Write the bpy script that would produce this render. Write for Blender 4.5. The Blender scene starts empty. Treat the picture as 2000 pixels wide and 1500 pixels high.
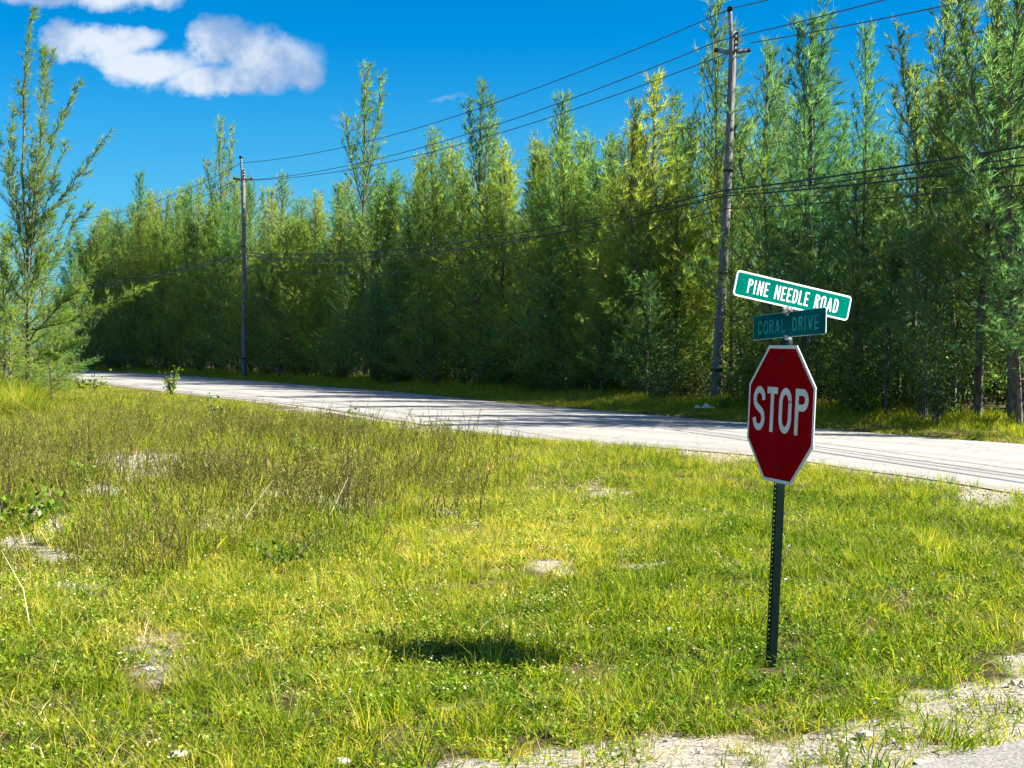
import bpy, math, random
import numpy as np
from mathutils import Vector, Matrix

rng = np.random.default_rng(7)
random.seed(7)
S = bpy.context.scene
COL = S.collection

# ------------------------------------------------------------------ camera
CAM_H = 1.75
FPX = 2780.0
PITCH = math.atan(70 / FPX)
cam_d = bpy.data.cameras.new('camera')
cam_d.sensor_width = 36
cam_d.lens = 36 * FPX / 2000
cam_d.clip_start = 0.1
cam_d.clip_end = 6000
cam = bpy.data.objects.new('camera', cam_d)
cam.location = (0, 0, CAM_H)
cam.rotation_euler = (math.pi / 2 - PITCH, 0, 0)
COL.objects.link(cam)
S.camera = cam

# ------------------------------------------------------------------ sun, sky, exposure
S.view_settings.view_transform = 'Standard'
S.view_settings.look = 'None'
S.view_settings.gamma = 1
S.view_settings.use_curve_mapping = False
S.view_settings.exposure = 2.0
SUN_TO = Vector((1.64, -0.20, 1.37)).normalized()       # direction towards the sun
SUN_EL = math.asin(SUN_TO.z)
SUN_AZ = math.atan2(SUN_TO.x, SUN_TO.y)
sun_d = bpy.data.lights.new('sun', 'SUN')
sun_d.energy = 5.0
sun_d.angle = math.radians(0.5)
sun_d.color = (1.0, 0.93, 0.80)
sun = bpy.data.objects.new('sun', sun_d)
sun.rotation_euler = (-SUN_TO).to_track_quat('-Z', 'Y').to_euler()
sun.location = (30, -20, 40)
COL.objects.link(sun)

world = bpy.data.worlds.new('World')
S.world = world
world.use_nodes = True
wt = world.node_tree
wt.nodes.clear()


def N(t, kind, **kw):
    n = t.nodes.new(kind)
    for k, v in kw.items():
        setattr(n, k, v)
    return n


def mth(t, op, a, b=None, c=None, clamp=False):
    n = t.nodes.new('ShaderNodeMath')
    n.operation = op
    n.use_clamp = clamp
    for i, v in enumerate((a, b, c)):
        if v is None:
            continue
        if isinstance(v, (int, float)):
            n.inputs[i].default_value = v
        else:
            t.links.new(v, n.inputs[i])
    return n.outputs[0]


def mixc(t, fac, a, b, blend='MIX'):
    n = t.nodes.new('ShaderNodeMix')
    n.data_type = 'RGBA'
    n.blend_type = blend
    n.clamp_factor = True
    for sock, v in ((n.inputs[0], fac), (n.inputs[6], a), (n.inputs[7], b)):
        if isinstance(v, (int, float)):
            sock.default_value = v
        elif isinstance(v, (tuple, list)):
            sock.default_value = (*v[:3], 1)
        else:
            t.links.new(v, sock)
    return n.outputs[2]


def noise(t, vec, scale, detail=4, rough=0.55, w=None):
    n = t.nodes.new('ShaderNodeTexNoise')
    n.inputs['Scale'].default_value = scale
    n.inputs['Detail'].default_value = detail
    n.inputs['Roughness'].default_value = rough
    if vec is not None:
        t.links.new(vec, n.inputs['Vector'])
    return n.outputs['Fac']


def smooth(t, v, lo, hi):
    n = t.nodes.new('ShaderNodeMapRange')
    n.interpolation_type = 'SMOOTHSTEP'
    t.links.new(v, n.inputs[0])
    n.inputs[1].default_value = lo
    n.inputs[2].default_value = hi
    return n.outputs[0]


SKY_STRENGTH = 0.06
sky = N(wt, 'ShaderNodeTexSky', sky_type='NISHITA')
sky.sun_disc = False
sky.sun_elevation = SUN_EL
sky.sun_rotation = SUN_AZ
sky.altitude = 0
sky.air_density = 1.0
sky.dust_density = 0.4
sky.ozone_density = 3.0
hs = N(wt, 'ShaderNodeHueSaturation')
hs.inputs['Hue'].default_value = 0.487
hs.inputs['Saturation'].default_value = 1.42
hs.inputs['Value'].default_value = 0.92
wt.links.new(sky.outputs[0], hs.inputs['Color'])
tc = N(wt, 'ShaderNodeTexCoord')
sep = N(wt, 'ShaderNodeSeparateXYZ')
wt.links.new(tc.outputs['Generated'], sep.inputs[0])
yy = mth(wt, 'MAXIMUM', sep.outputs[1], 0.05)
u = mth(wt, 'DIVIDE', sep.outputs[0], yy)
v = mth(wt, 'DIVIDE', sep.outputs[2], yy)
cmb = N(wt, 'ShaderNodeCombineXYZ')
wt.links.new(u, cmb.inputs[0])
wt.links.new(v, cmb.inputs[1])
n1 = noise(wt, cmb.outputs[0], 26, 7, 0.58)
n2 = noise(wt, cmb.outputs[0], 9, 3, 0.5)
off = N(wt, 'ShaderNodeVectorMath', operation='ADD')
wt.links.new(cmb.outputs[0], off.inputs[0])
off.inputs[1].default_value = (3.1, 7.7, 1.3)
n3 = noise(wt, off.outputs[0], 18, 6, 0.6)
uw = mth(wt, 'ADD', u, mth(wt, 'MULTIPLY', mth(wt, 'SUBTRACT', n1, 0.5), 0.045))
vw = mth(wt, 'ADD', v, mth(wt, 'MULTIPLY', mth(wt, 'SUBTRACT', n3, 0.5), 0.030))


def ell(px, py, rx, ry):
    a = mth(wt, 'DIVIDE', mth(wt, 'SUBTRACT', uw, (px - 1000) / FPX), rx / FPX)
    b = mth(wt, 'DIVIDE', mth(wt, 'SUBTRACT', vw, (680 - py) / FPX), ry / FPX)
    r = mth(wt, 'ADD', mth(wt, 'MULTIPLY', a, a), mth(wt, 'MULTIPLY', b, b))
    return mth(wt, 'SUBTRACT', 1.0, r)


def union(lst):
    o = None
    for e in lst:
        f = ell(*e)
        o = f if o is None else mth(wt, 'SMOOTH_MAX', o, f, 0.3)
    return o


big = union([(195, 88, 95, 44), (262, 70, 62, 30), (290, 128, 120, 38), (430, 92, 85, 50), (525, 116, 112, 60),
             (450, 158, 150, 34), (600, 150, 42, 44), (150, -16, 145, 40), (300, -22, 85, 42)])
cd = smooth(wt, mth(wt, 'ADD', big, mth(wt, 'MULTIPLY', mth(wt, 'SUBTRACT', n1, 0.5), 2.6)), -0.20, 0.80)
wis = union([(655, 236, 30, 6), (672, 250, 26, 3), (872, 190, 45, 7),
             (955, -4, 50, 9)])
wd = mth(wt, 'MULTIPLY', smooth(wt, mth(wt, 'ADD', wis, mth(wt, 'MULTIPLY', mth(wt, 'SUBTRACT', n1, 0.5), 3.0)), -0.3, 1.4), 0.42)
# low bank of cumulus near the horizon, all round
dirn = noise(wt, tc.outputs['Generated'], 9, 6, 0.6)
lowm = mth(wt, 'MULTIPLY', smooth(wt, dirn, 0.50, 0.66),
           mth(wt, 'SUBTRACT', 1.0, smooth(wt, sep.outputs[2], 0.06, 0.13)))
lowm = mth(wt, 'MULTIPLY', lowm, 0.6)
front = mth(wt, 'GREATER_THAN', sep.outputs[1], 0.06)
fill_clouds = smooth(wt, noise(wt, tc.outputs['Generated'], 3.2, 7, 0.62), 0.50, 0.62)  # added clouds outside the view, there to lift the ambient light
window = mth(wt, 'MULTIPLY', smooth(wt, sep.outputs[1], 0.55, 0.75), mth(wt, 'SUBTRACT', 1.0, smooth(wt, sep.outputs[2], 0.30, 0.42)))
fill_clouds = mth(wt, 'MULTIPLY', mth(wt, 'MULTIPLY', fill_clouds, mth(wt, 'SUBTRACT', 1.0, window)), 0.9)
dens = mth(wt, 'MULTIPLY', mth(wt, 'MAXIMUM', mth(wt, 'MULTIPLY', cd, 0.95), wd), front)
dens = mth(wt, 'MAXIMUM', mth(wt, 'MAXIMUM', dens, lowm), fill_clouds)
k = 1.0 / (SKY_STRENGTH * 4.0)
lit = smooth(wt, mth(wt, 'ADD', mth(wt, 'MULTIPLY', n3, 1.0), mth(wt, 'MULTIPLY', n2, 0.9)), 0.82, 1.12)
ccol = mixc(wt, lit, tuple(c * k for c in (0.30, 0.47, 0.76)), tuple(c * k for c in (0.82, 0.90, 1.0)))
skyc = mixc(wt, 1.0, hs.outputs[0], (0.0, 0.475, 0.70), 'MULTIPLY')
hz = mth(wt, 'MULTIPLY', mth(wt, 'SUBTRACT', 1.0, smooth(wt, sep.outputs[2], 0.0, 0.22)), 0.65)
skyc = mixc(wt, hz, skyc, tuple(c * k for c in (0.26, 0.60, 0.88)))
fin = mixc(wt, dens, skyc, ccol)
bg = N(wt, 'ShaderNodeBackground')
bg.inputs['Strength'].default_value = SKY_STRENGTH
wt.links.new(fin, bg.inputs['Color'])
wo = N(wt, 'ShaderNodeOutputWorld')
wt.links.new(bg.outputs[0], wo.inputs['Surface'])

S.cycles.max_bounces = 8
S.cycles.diffuse_bounces = 5
S.cycles.glossy_bounces = 2
S.cycles.transmission_bounces = 4
S.cycles.transparent_max_bounces = 8
S.cycles.use_denoising = True
S.cycles.denoiser = 'OPENIMAGEDENOISE'

# ------------------------------------------------------------------ helpers


def ray(px, py):
    F = np.array([0, math.cos(PITCH), -math.sin(PITCH)])
    U = np.array([0, math.sin(PITCH), math.cos(PITCH)])
    return F + np.array([1, 0, 0]) * (px - 1000) / FPX + U * (750 - py) / FPX


def at(px, py, Y):
    d = ray(px, py)
    return np.array([0, 0, CAM_H]) + d * (Y / d[1])


def gnd(px, py):
    d = ray(px, py)
    return np.array([0, 0, CAM_H]) + d * (-CAM_H / d[2])


def to_px(X, Y):
    """pixel of ground points (arrays)"""
    c, s = math.cos(PITCH), math.sin(PITCH)
    d = Y * c + CAM_H * s
    up = Y * s - CAM_H * c
    return 1000 + FPX * X / d, 750 - FPX * up / d


def tag(o, label=None, cat=None, group=None, kind=None):
    if label:
        o['label'] = label
    if cat:
        o['category'] = cat
    if group:
        o['group'] = group
    if kind:
        o['kind'] = kind
    return o


def link(name, mesh, parent=None):
    o = bpy.data.objects.new(name, mesh)
    COL.objects.link(o)
    if parent is not None:
        o.parent = parent
    return o


def mesh_of(name, V, F, mat=None, tone=None, smooth_shade=False):
    me = bpy.data.meshes.new(name)
    V = np.asarray(V, dtype=np.float32)
    if isinstance(F, np.ndarray):
        nf, k = F.shape
        me.vertices.add(len(V))
        me.vertices.foreach_set('co', V.ravel())
        me.loops.add(nf * k)
        me.loops.foreach_set('vertex_index', F.astype(np.int32).ravel())
        me.polygons.add(nf)
        me.polygons.foreach_set('loop_start', np.arange(0, nf * k, k, dtype=np.int32))
        me.polygons.foreach_set('loop_total', np.full(nf, k, dtype=np.int32))
        me.update(calc_edges=True)
    else:
        me.from_pydata([tuple(map(float, p)) for p in V], [], F)
        me.update()
    if tone is not None:
        a = me.attributes.new('tone', 'FLOAT', 'POINT')
        a.data.foreach_set('value', np.asarray(tone, dtype=np.float32))
    if smooth_shade:
        me.polygons.foreach_set('use_smooth', [True] * len(me.polygons))
    if mat:
        me.materials.append(mat)
    return me


class MB:
    """collects simple solids into one mesh"""
    def __init__(self):
        self.V = []
        self.F = []

    def add(self, V, F):
        b = len(self.V)
        self.V += [tuple(p) for p in V]
        self.F += [tuple(i + b for i in f) for f in F]

    def box(self, c, sx, sy, sz, M=None):
        V = [Vector((x * sx / 2, y * sy / 2, z * sz / 2)) for z in (-1, 1) for y in (-1, 1) for x in (-1, 1)]
        if M is not None:
            V = [M @ p for p in V]
        V = [p + Vector(c) for p in V]
        self.add(V, [(0, 2, 3, 1), (4, 5, 7, 6), (0, 1, 5, 4), (2, 6, 7, 3), (0, 4, 6, 2), (1, 3, 7, 5)])

    def tube(self, pts, radii, n=8, caps=True):
        pts = [Vector(p) for p in pts]
        rings = []
        for i, p in enumerate(pts):
            d = (pts[min(i + 1, len(pts) - 1)] - pts[max(i - 1, 0)]).normalized()
            a = d.cross(Vector((0.13, 0.97, 0.2)))
            if a.length < 1e-3:
                a = d.cross(Vector((1, 0, 0)))
            a.normalize()
            b = d.cross(a)
            r = radii[i] if hasattr(radii, '__len__') else radii
            rings.append([p + (a * math.cos(2 * math.pi * j / n) + b * math.sin(2 * math.pi * j / n)) * r for j in range(n)])
        V = [q for r in rings for q in r]
        F = []
        for i in range(len(pts) - 1):
            for j in range(n):
                F.append((i * n + j, i * n + (j + 1) % n, (i + 1) * n + (j + 1) % n, (i + 1) * n + j))
        if caps:
            F.append(tuple(range(n - 1, -1, -1)))
            F.append(tuple((len(pts) - 1) * n + j for j in range(n)))
        self.add(V, F)

    def build(self, name, mat, parent=None, sm=False):
        me = mesh_of(name, self.V, self.F, mat, smooth_shade=sm)
        return link(name, me, parent)

    def mesh(self, name, mat, sm=False):
        return mesh_of(name, self.V, self.F, mat, smooth_shade=sm)


# ------------------------------------------------------------------ materials


def new_mat(name):
    m = bpy.data.materials.new(name)
    m.use_nodes = True
    t = m.node_tree
    b = t.nodes['Principled BSDF']
    return m, t, b


def leaf_mat(name, cols, trans=0.45, rough=0.55, hue_attr=False, tcol=(1.25, 1.2, 0.55), worldnoise=0.0, spec=0.2):
    """foliage: colour ramp over per-blade tone + per-object random, with light passing through the leaf"""
    m, t, b = new_mat(name)
    at_ = N(t, 'ShaderNodeAttribute', attribute_name='tone')
    oi = N(t, 'ShaderNodeObjectInfo')
    if hue_attr:
        ia = N(t, 'ShaderNodeAttribute', attribute_type='INSTANCER', attribute_name='hue')
        base = ia.outputs['Fac']
    else:
        base = oi.outputs['Random']
    geo = N(t, 'ShaderNodeNewGeometry')
    pn = noise(t, geo.outputs['Position'], 0.6, 3)
    f = mth(t, 'ADD', mth(t, 'MULTIPLY', base, 0.62), mth(t, 'MULTIPLY', mth(t, 'SUBTRACT', at_.outputs['Fac'], 0.5), 0.8))
    if worldnoise:
        f = mth(t, 'ADD', f, mth(t, 'MULTIPLY', mth(t, 'SUBTRACT', pn, 0.5), worldnoise))
    f = mth(t, 'ADD', f, 0.19)
    r = N(t, 'ShaderNodeValToRGB')
    els = r.color_ramp.elements
    for i, (p, c) in enumerate(cols):
        e = els[i] if i < 2 else els.new(p)
        e.position = p
        e.color = (*c, 1)
    t.links.new(f, r.inputs[0])
    b.inputs['Roughness'].default_value = rough
    b.inputs['Specular IOR Level'].default_value = spec
    t.links.new(r.outputs[0], b.inputs['Base Color'])
    tr = N(t, 'ShaderNodeBsdfTranslucent')
    t.links.new(mixc(t, 1.0, r.outputs[0], tcol, 'MULTIPLY'), tr.inputs[0])
    mx = N(t, 'ShaderNodeMixShader')
    mx.inputs[0].default_value = trans
    t.links.new(b.outputs[0], mx.inputs[1])
    t.links.new(tr.outputs[0], mx.inputs[2])
    t.links.new(mx.outputs[0], t.nodes['Material Output'].inputs['Surface'])
    return m


def noise_mat(name, c1, c2, scale=8, rough=0.8, bump=0.0, stretch=(1, 1, 1), detail=5, metal=0.0, lo=0.35, hi=0.65, obj=True, spec=0.5):
    m, t, b = new_mat(name)
    tcn = N(t, 'ShaderNodeTexCoord')
    mp = N(t, 'ShaderNodeMapping')
    mp.inputs['Scale'].default_value = stretch
    t.links.new(tcn.outputs['Object'], mp.inputs[0])
    nn = noise(t, mp.outputs[0], scale, detail)
    t.links.new(mixc(t, smooth(t, nn, lo, hi), c1, c2), b.inputs['Base Color'])
    b.inputs['Roughness'].default_value = rough
    b.inputs['Metallic'].default_value = metal
    b.inputs['Specular IOR Level'].default_value = spec
    if bump:
        bp = N(t, 'ShaderNodeBump')
        bp.inputs['Strength'].default_value = bump
        bp.inputs['Distance'].default_value = 0.02
        t.links.new(nn, bp.inputs['Height'])
        t.links.new(bp.outputs[0], b.inputs['Normal'])
    return m


M_needle = leaf_mat('needle', [(0.0, (0.075, 0.225, 0.115)), (0.35, (0.165, 0.310, 0.085)),
                               (0.65, (0.235, 0.330, 0.055)), (1.0, (0.34, 0.37, 0.060))], trans=0.65, tcol=(1.35, 1.35, 0.8))
M_needle_blue = leaf_mat('needle_blue_green', [(0.0, (0.070, 0.200, 0.105)), (0.4, (0.130, 0.265, 0.095)),  # bluish-green needle colour of some of the trees
                                                (0.75, (0.190, 0.290, 0.070)), (1.0, (0.29, 0.33, 0.06))], trans=0.65, tcol=(1.3, 1.3, 0.9))
M_needle_young = leaf_mat('young_needle', [(0.0, (0.120, 0.230, 0.070)), (0.5, (0.210, 0.300, 0.055)), (1.0, (0.34, 0.37, 0.060))],
                          trans=0.6, tcol=(1.35, 1.35, 0.8))
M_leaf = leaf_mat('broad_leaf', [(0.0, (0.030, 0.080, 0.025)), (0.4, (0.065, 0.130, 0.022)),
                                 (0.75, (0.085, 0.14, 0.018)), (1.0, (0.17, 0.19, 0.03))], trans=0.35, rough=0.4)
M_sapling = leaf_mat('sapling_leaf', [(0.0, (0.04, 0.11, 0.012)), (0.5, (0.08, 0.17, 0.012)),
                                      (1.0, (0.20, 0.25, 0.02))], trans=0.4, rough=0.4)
M_grass = leaf_mat('grass_blade', [(0.0, (0.022, 0.060, 0.006)), (0.28, (0.090, 0.170, 0.008)), (0.52, (0.225, 0.280, 0.016)),
                                   (0.78, (0.38, 0.34, 0.045)), (1.0, (0.60, 0.46, 0.16))], trans=0.5, hue_attr=True,
                   tcol=(1.6, 1.65, 0.4), worldnoise=0.5, spec=0.08)
M_weed = leaf_mat('weed_leaf', [(0.0, (0.035, 0.100, 0.006)), (0.5, (0.120, 0.210, 0.008)), (1.0, (0.34, 0.36, 0.05))],
                  trans=0.35, hue_attr=True, worldnoise=0.4, spec=0.15)
M_stalk = leaf_mat('weed_stalk', [(0.0, (0.085, 0.062, 0.034)), (0.32, (0.155, 0.130, 0.052)), (0.58, (0.18, 0.21, 0.024)),
                                  (1.0, (0.24, 0.22, 0.05))], trans=0.25, hue_attr=True, worldnoise=0.4)
M_straw = leaf_mat('dry_straw', [(0.0, (0.10, 0.065, 0.03)), (0.4, (0.28, 0.21, 0.09)), (0.7, (0.42, 0.35, 0.17)), (1.0, (0.55, 0.48, 0.29))],
                   trans=0.3, hue_attr=True)
M_flower = noise_mat('white_petal', (0.50, 0.50, 0.26), (0.66, 0.66, 0.50), 30, 0.6)
M_lilac = noise_mat('lilac_petal', (0.42, 0.38, 0.70), (0.55, 0.52, 0.78), 30, 0.6)
M_bark = noise_mat('bark', (0.045, 0.038, 0.032), (0.16, 0.14, 0.12), 14, 0.9, 0.4, (1, 1, 0.3))
M_pole = noise_mat('weathered_wood', (0.060, 0.063, 0.068), (0.22, 0.22, 0.22), 10, 0.9, 0.6, (6, 6, 0.25), 6)
M_wire = noise_mat('black_cable', (0.02, 0.02, 0.022), (0.035, 0.035, 0.04), 4, 0.6)
M_wire_grey = noise_mat('aluminium_wire', (0.05, 0.055, 0.07), (0.09, 0.095, 0.11), 4, 0.5)
M_porcelain = noise_mat('porcelain', (0.10, 0.11, 0.13), (0.20, 0.21, 0.24), 9, 0.3)
M_steel = noise_mat('galvanised_steel', (0.25, 0.26, 0.27), (0.42, 0.43, 0.44), 20, 0.5, metal=0.6)
M_darksteel = noise_mat('dark_hardware', (0.015, 0.015, 0.015), (0.04, 0.035, 0.03), 20, 0.7, spec=0.1)
M_red = noise_mat('red_sign_face', (0.22, 0.002, 0.004), (0.26, 0.003, 0.006), 3, 0.38, spec=0.0)
M_white = noise_mat('white_sign_print', (0.66, 0.70, 0.66), (0.78, 0.81, 0.77), 5, 0.45, spec=0.0)
M_white_print = noise_mat('white_stop_print', (0.50, 0.54, 0.51), (0.60, 0.63, 0.60), 5, 0.45, spec=0.0)
M_edge = noise_mat('bare_aluminium', (0.55, 0.56, 0.55), (0.70, 0.71, 0.70), 12, 0.45)
M_green = noise_mat('green_sign_face', (0.0, 0.115, 0.088), (0.0, 0.14, 0.108), 4, 0.4, spec=0.0)
M_green2 = noise_mat('shaded_green_sign_face', (0.0, 0.070, 0.072), (0.004, 0.105, 0.105), 6, 0.5, spec=0.0)  # darker green: the unlit blade's shade is put into its colour
M_teal = noise_mat('worn_shaded_teal_print', (0.02, 0.19, 0.19), (0.05, 0.32, 0.30), 25, 0.5, spec=0.0, lo=0.3, hi=0.7)  # worn print, with the blade's shade mixed into the teal
M_post = noise_mat('green_post_paint', (0.002, 0.013, 0.010), (0.004, 0.020, 0.015), 25, 0.6, spec=0.15)
M_litter = noise_mat('white_plastic', (0.45, 0.52, 0.50), (0.72, 0.76, 0.74), 6, 0.4)
M_stone = noise_mat('limestone', (0.28, 0.26, 0.23), (0.52, 0.48, 0.42), 9, 0.9, 0.5)

# ------------------------------------------------------------------ layout of the ground
NEAR = np.array([(16.0, 6.0), (10.3, 9.2), (7.7, 13.2), (6.3, 16.4), (5.35, 19.2), (4.3, 22.2), (2.6, 24.9), (0, 28.0), (-2.6, 33.6), (-6.1, 42.3),
                 (-12.6, 55.5), (-21.5, 73.5), (-29.0, 90), (-46, 122), (-80, 185)])      # near edge of the far road
FAR = np.array([(22, 4.5), (16.0, 14.5), (9.2, 25.8), (4.6, 35.0), (0, 45), (-4.0, 55.0), (-9.5, 66.5), (-16.0, 80.0), (-22, 92), (-31, 107),
                (-50, 140), (-85, 203)])


def catmull(P, n=10):
    P = np.asarray(P, float)
    Q = np.vstack([2 * P[0] - P[1], P, 2 * P[-1] - P[-2]])
    out = []
    for i in range(1, len(Q) - 2):
        for k in range(n):
            t = k / n
            out.append(0.5 * ((2 * Q[i]) + (-Q[i - 1] + Q[i + 1]) * t + (2 * Q[i - 1] - 5 * Q[i] + 4 * Q[i + 1] - Q[i + 2]) * t * t
                              + (-Q[i - 1] + 3 * Q[i] - 3 * Q[i + 1] + Q[i + 2]) * t ** 3))
    out.append(Q[-2])
    return np.array(out)


NEARC = catmull(NEAR, 6)
FARC = catmull(FAR, 6)


def near_x(Y):
    return np.interp(Y, NEARC[:, 1], NEARC[:, 0])


def far_x(Y):
    return np.interp(Y, FARC[:, 1], FARC[:, 0])


def lane_y(X):
    """edge of the lane the camera stands on (grass side is above)"""
    return 5.93 + 0.60 * (X - 1.70) + 0.03 * np.sin(X * 3.1)


SH = np.array([(-8, 4.2), (-2, 5.15), (-0.6, 5.72), (0.1, 5.98), (0.7, 6.30), (1.0, 6.42), (1.7, 6.78), (2.1, 7.15), (2.75, 7.75), (4, 8.6), (9, 11.0), (30, 25)])


def shoulder_y(X):
    return np.interp(X, SH[:, 0], SH[:, 1])


def vnoise(X, Y, s, seed=0):
    """cheap smooth value noise 0..1"""
    X = np.asarray(X) * s + seed * 17.3
    Y = np.asarray(Y) * s - seed * 9.1
    xi, yi = np.floor(X), np.floor(Y)
    fx, fy = X - xi, Y - yi
    fx = fx * fx * (3 - 2 * fx)
    fy = fy * fy * (3 - 2 * fy)

    def h(a, b):
        q = np.sin(a * 127.1 + b * 311.7 + seed * 7.7) * 43758.5453
        return q - np.floor(q)
    return (h(xi, yi) * (1 - fx) + h(xi + 1, yi) * fx) * (1 - fy) + (h(xi, yi + 1) * (1 - fx) + h(xi + 1, yi + 1) * fx) * fy


def fbm(X, Y, s, seed=0):
    return 0.5 * vnoise(X, Y, s, seed) + 0.3 * vnoise(X, Y, s * 2.1, seed + 1) + 0.2 * vnoise(X, Y, s * 4.3, seed + 2)


def blobs(px, py, L):
    o = np.zeros_like(px)
    for cx, cy, rx, ry, v in L:
        d = ((px - cx) / rx) ** 2 + ((py - cy) / ry) ** 2
        o = np.maximum(o, v * np.clip(1.7 - 1.05 * d, 0, 1))
    return o


BARE = [(275, 915, 95, 28, 1), (80, 1060, 70, 45, 1), (200, 955, 60, 22, .8), (560, 965, 75, 20, .9), (690, 980, 95, 22, 1), (850, 1005, 60, 15, .9),
        (1165, 955, 45, 12, .8), (1080, 1112, 75, 14, .9), (1330, 1105, 45, 10, .9), (1230, 1070, 60, 16, .55), (340, 1290, 80, 45, .55), (150, 1150, 70, 40, .6), (1300, 872, 100, 12, .8),
        (1400, 892, 75, 12, .95), (1480, 905, 40, 8, .7), (1960, 975, 80, 20, 1), (1190, 1300, 60, 18, .6), (640, 800, 120, 8, .6), (860, 838, 120, 9, .6),
        (620, 1400, 50, 20, .5), (830, 1385, 35, 14, .7), (880, 1360, 30, 10, .6), (480, 1020, 90, 22, .5)]


def bareness(X, Y):
    px, py = to_px(X, Y)
    wx = (fbm(X, Y, 1.3, 4) - .5) * 260
    wy = (fbm(X, Y, 1.7, 9) - .5) * 60
    b = blobs(px + wx, py + wy * np.clip((py - 700) / 400, .1, 1), BARE)
    # sandy shoulder of the lane, ragged edge
    r = shoulder_y(X) + .06 + (fbm(X, Y, 1.8, 3) - 0.5) * 1.2
    b = np.maximum(b, np.clip((r - Y) * 4 + .5, 0, 1) * np.interp(X, [-.4, 1.2], [.80, .97]))
    # stony strip along the far road
    e = near_x(Y) - X
    b = np.maximum(b, np.clip(1 - e / (0.5 + fbm(X, Y, .8, 5)), 0, 1) * .8)
    return np.where(X > far_x(Y), 0.0, b)


def ground_z(X, Y):
    X = np.asarray(X, float)
    Y = np.asarray(Y, float)
    m = np.clip((near_x(Y) - X - 0.3) / 2.0, 0, 1) * np.clip((Y - shoulder_y(X)) / 1.5, 0, 1)
    m2 = np.clip((X - far_x(Y) - 0.5) / 3.0, 0, 1)
    m = m * np.clip(np.hypot(X - .8, (Y - 7.9) * 1.2) / 1.6 - .5, 0, 1)
    return m * ((fbm(X, Y, 0.35, 11) - 0.5) * 0.15 + (fbm(X, Y, 1.6, 12) - 0.5) * 0.05) + m2 * (fbm(X, Y, 0.3, 13) - .2) * 0.35 - 0.004 - np.exp(-((X - .8) / 1.8) ** 2 - ((Y - 7.9) / 1.2) ** 2) * .035


# ground sheet: fine near the camera, growing outwards to the horizon
def axis(lo, hi, step0, far):
    a = list(np.arange(lo, hi + 1e-6, step0))
    s = step0
    x = hi
    while x < far:
        s *= 1.25
        x += s
        a.append(x)
    s = step0
    x = lo
    pre = []
    while x > -far:
        s *= 1.25
        x -= s
        pre.append(x)
    return np.array(pre[::-1] + a)


gx = axis(-24, 16, 0.2, 3000)
gy = axis(3, 64, 0.2, 3000)
GX, GY = np.meshgrid(gx, gy)
GZ = ground_z(GX, GY)
V = np.stack([GX.ravel(), GY.ravel(), GZ.ravel()], 1)
nx, ny = len(gx), len(gy)
ii = (np.arange(ny - 1)[:, None] * nx + np.arange(nx - 1)[None, :]).ravel()
F = np.stack([ii, ii + 1, ii + nx + 1, ii + nx], 1)
bare_v = bareness(GX.ravel(), GY.ravel())

m, t, b = new_mat('sandy_turf')
ba = N(t, 'ShaderNodeAttribute', attribute_name='tone')
geo = N(t, 'ShaderNodeNewGeometry')
na = noise(t, geo.outputs['Position'], 3.0, 8, 0.65)
nb = noise(t, geo.outputs['Position'], 45, 5, 0.7)
nc = noise(t, geo.outputs['Position'], 0.7, 4, 0.6)
soil = mixc(t, smooth(t, na, .35, .65), (0.025, 0.022, 0.010), (0.14, 0.105, 0.055))
sand = mixc(t, smooth(t, nb, .32, .62), (0.16, 0.145, 0.12), (0.42, 0.385, 0.33))
sand = mixc(t, mth(t, 'MULTIPLY', smooth(t, na, .5, .75), .5), sand, (0.30, 0.26, 0.19))
fb = smooth(t, mth(t, 'ADD', ba.outputs['Fac'], mth(t, 'MULTIPLY', mth(t, 'SUBTRACT', na, .5), .8)), .3, .75)
t.links.new(mixc(t, fb, soil, sand), b.inputs['Base Color'])
b.inputs['Roughness'].default_value = 0.95
b.inputs['Specular IOR Level'].default_value = 0.15
bp = N(t, 'ShaderNodeBump')
bp.inputs['Strength'].default_value = 0.9
bp.inputs['Distance'].default_value = 0.03
t.links.new(nb, bp.inputs['Height'])
t.links.new(bp.outputs[0], b.inputs['Normal'])
M_ground = m
g = link('ground', mesh_of('ground', V, F, M_ground, tone=bare_v, smooth_shade=True))
tag(g, 'sandy ground under the grass verge and the casuarina wood', None, None, 'structure')

# far road: strip between the two edges
NA = 160


def resample(C, n):
    d = np.r_[0, np.cumsum(np.linalg.norm(np.diff(C, axis=0), axis=1))]
    s = np.linspace(0, 1, n) ** 1.6 * d[-1]
    return np.stack([np.interp(s, d, C[:, 0]), np.interp(s, d, C[:, 1])], 1)


m, t, b = new_mat('pale_road_surface')
uv = N(t, 'ShaderNodeUVMap', uv_map='UVMap')
geo = N(t, 'ShaderNodeNewGeometry')
mp = N(t, 'ShaderNodeMapping')
mp.inputs['Scale'].default_value = (0.02, 1.1, 1)
t.links.new(uv.outputs[0], mp.inputs[0])
ns = noise(t, mp.outputs[0], 5, 5, .6)
mp2 = N(t, 'ShaderNodeMapping')
mp2.inputs['Scale'].default_value = (0.25, 1, 1)
t.links.new(uv.outputs[0], mp2.inputs[0])
nm = noise(t, mp2.outputs[0], 0.9, 6, .65)
nf = noise(t, geo.outputs['Position'], 60, 4, .7)
vo = N(t, 'ShaderNodeTexVoronoi', feature='DISTANCE_TO_EDGE')
vo.inputs['Scale'].default_value = 0.55
wv = N(t, 'ShaderNodeVectorMath', operation='ADD')
nw = N(t, 'ShaderNodeTexNoise')
nw.inputs['Scale'].default_value = 1.5
t.links.new(geo.outputs['Position'], nw.inputs['Vector'])
t.links.new(geo.outputs['Position'], wv.inputs[0])
t.links.new(nw.outputs['Color'], wv.inputs[1])
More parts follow.
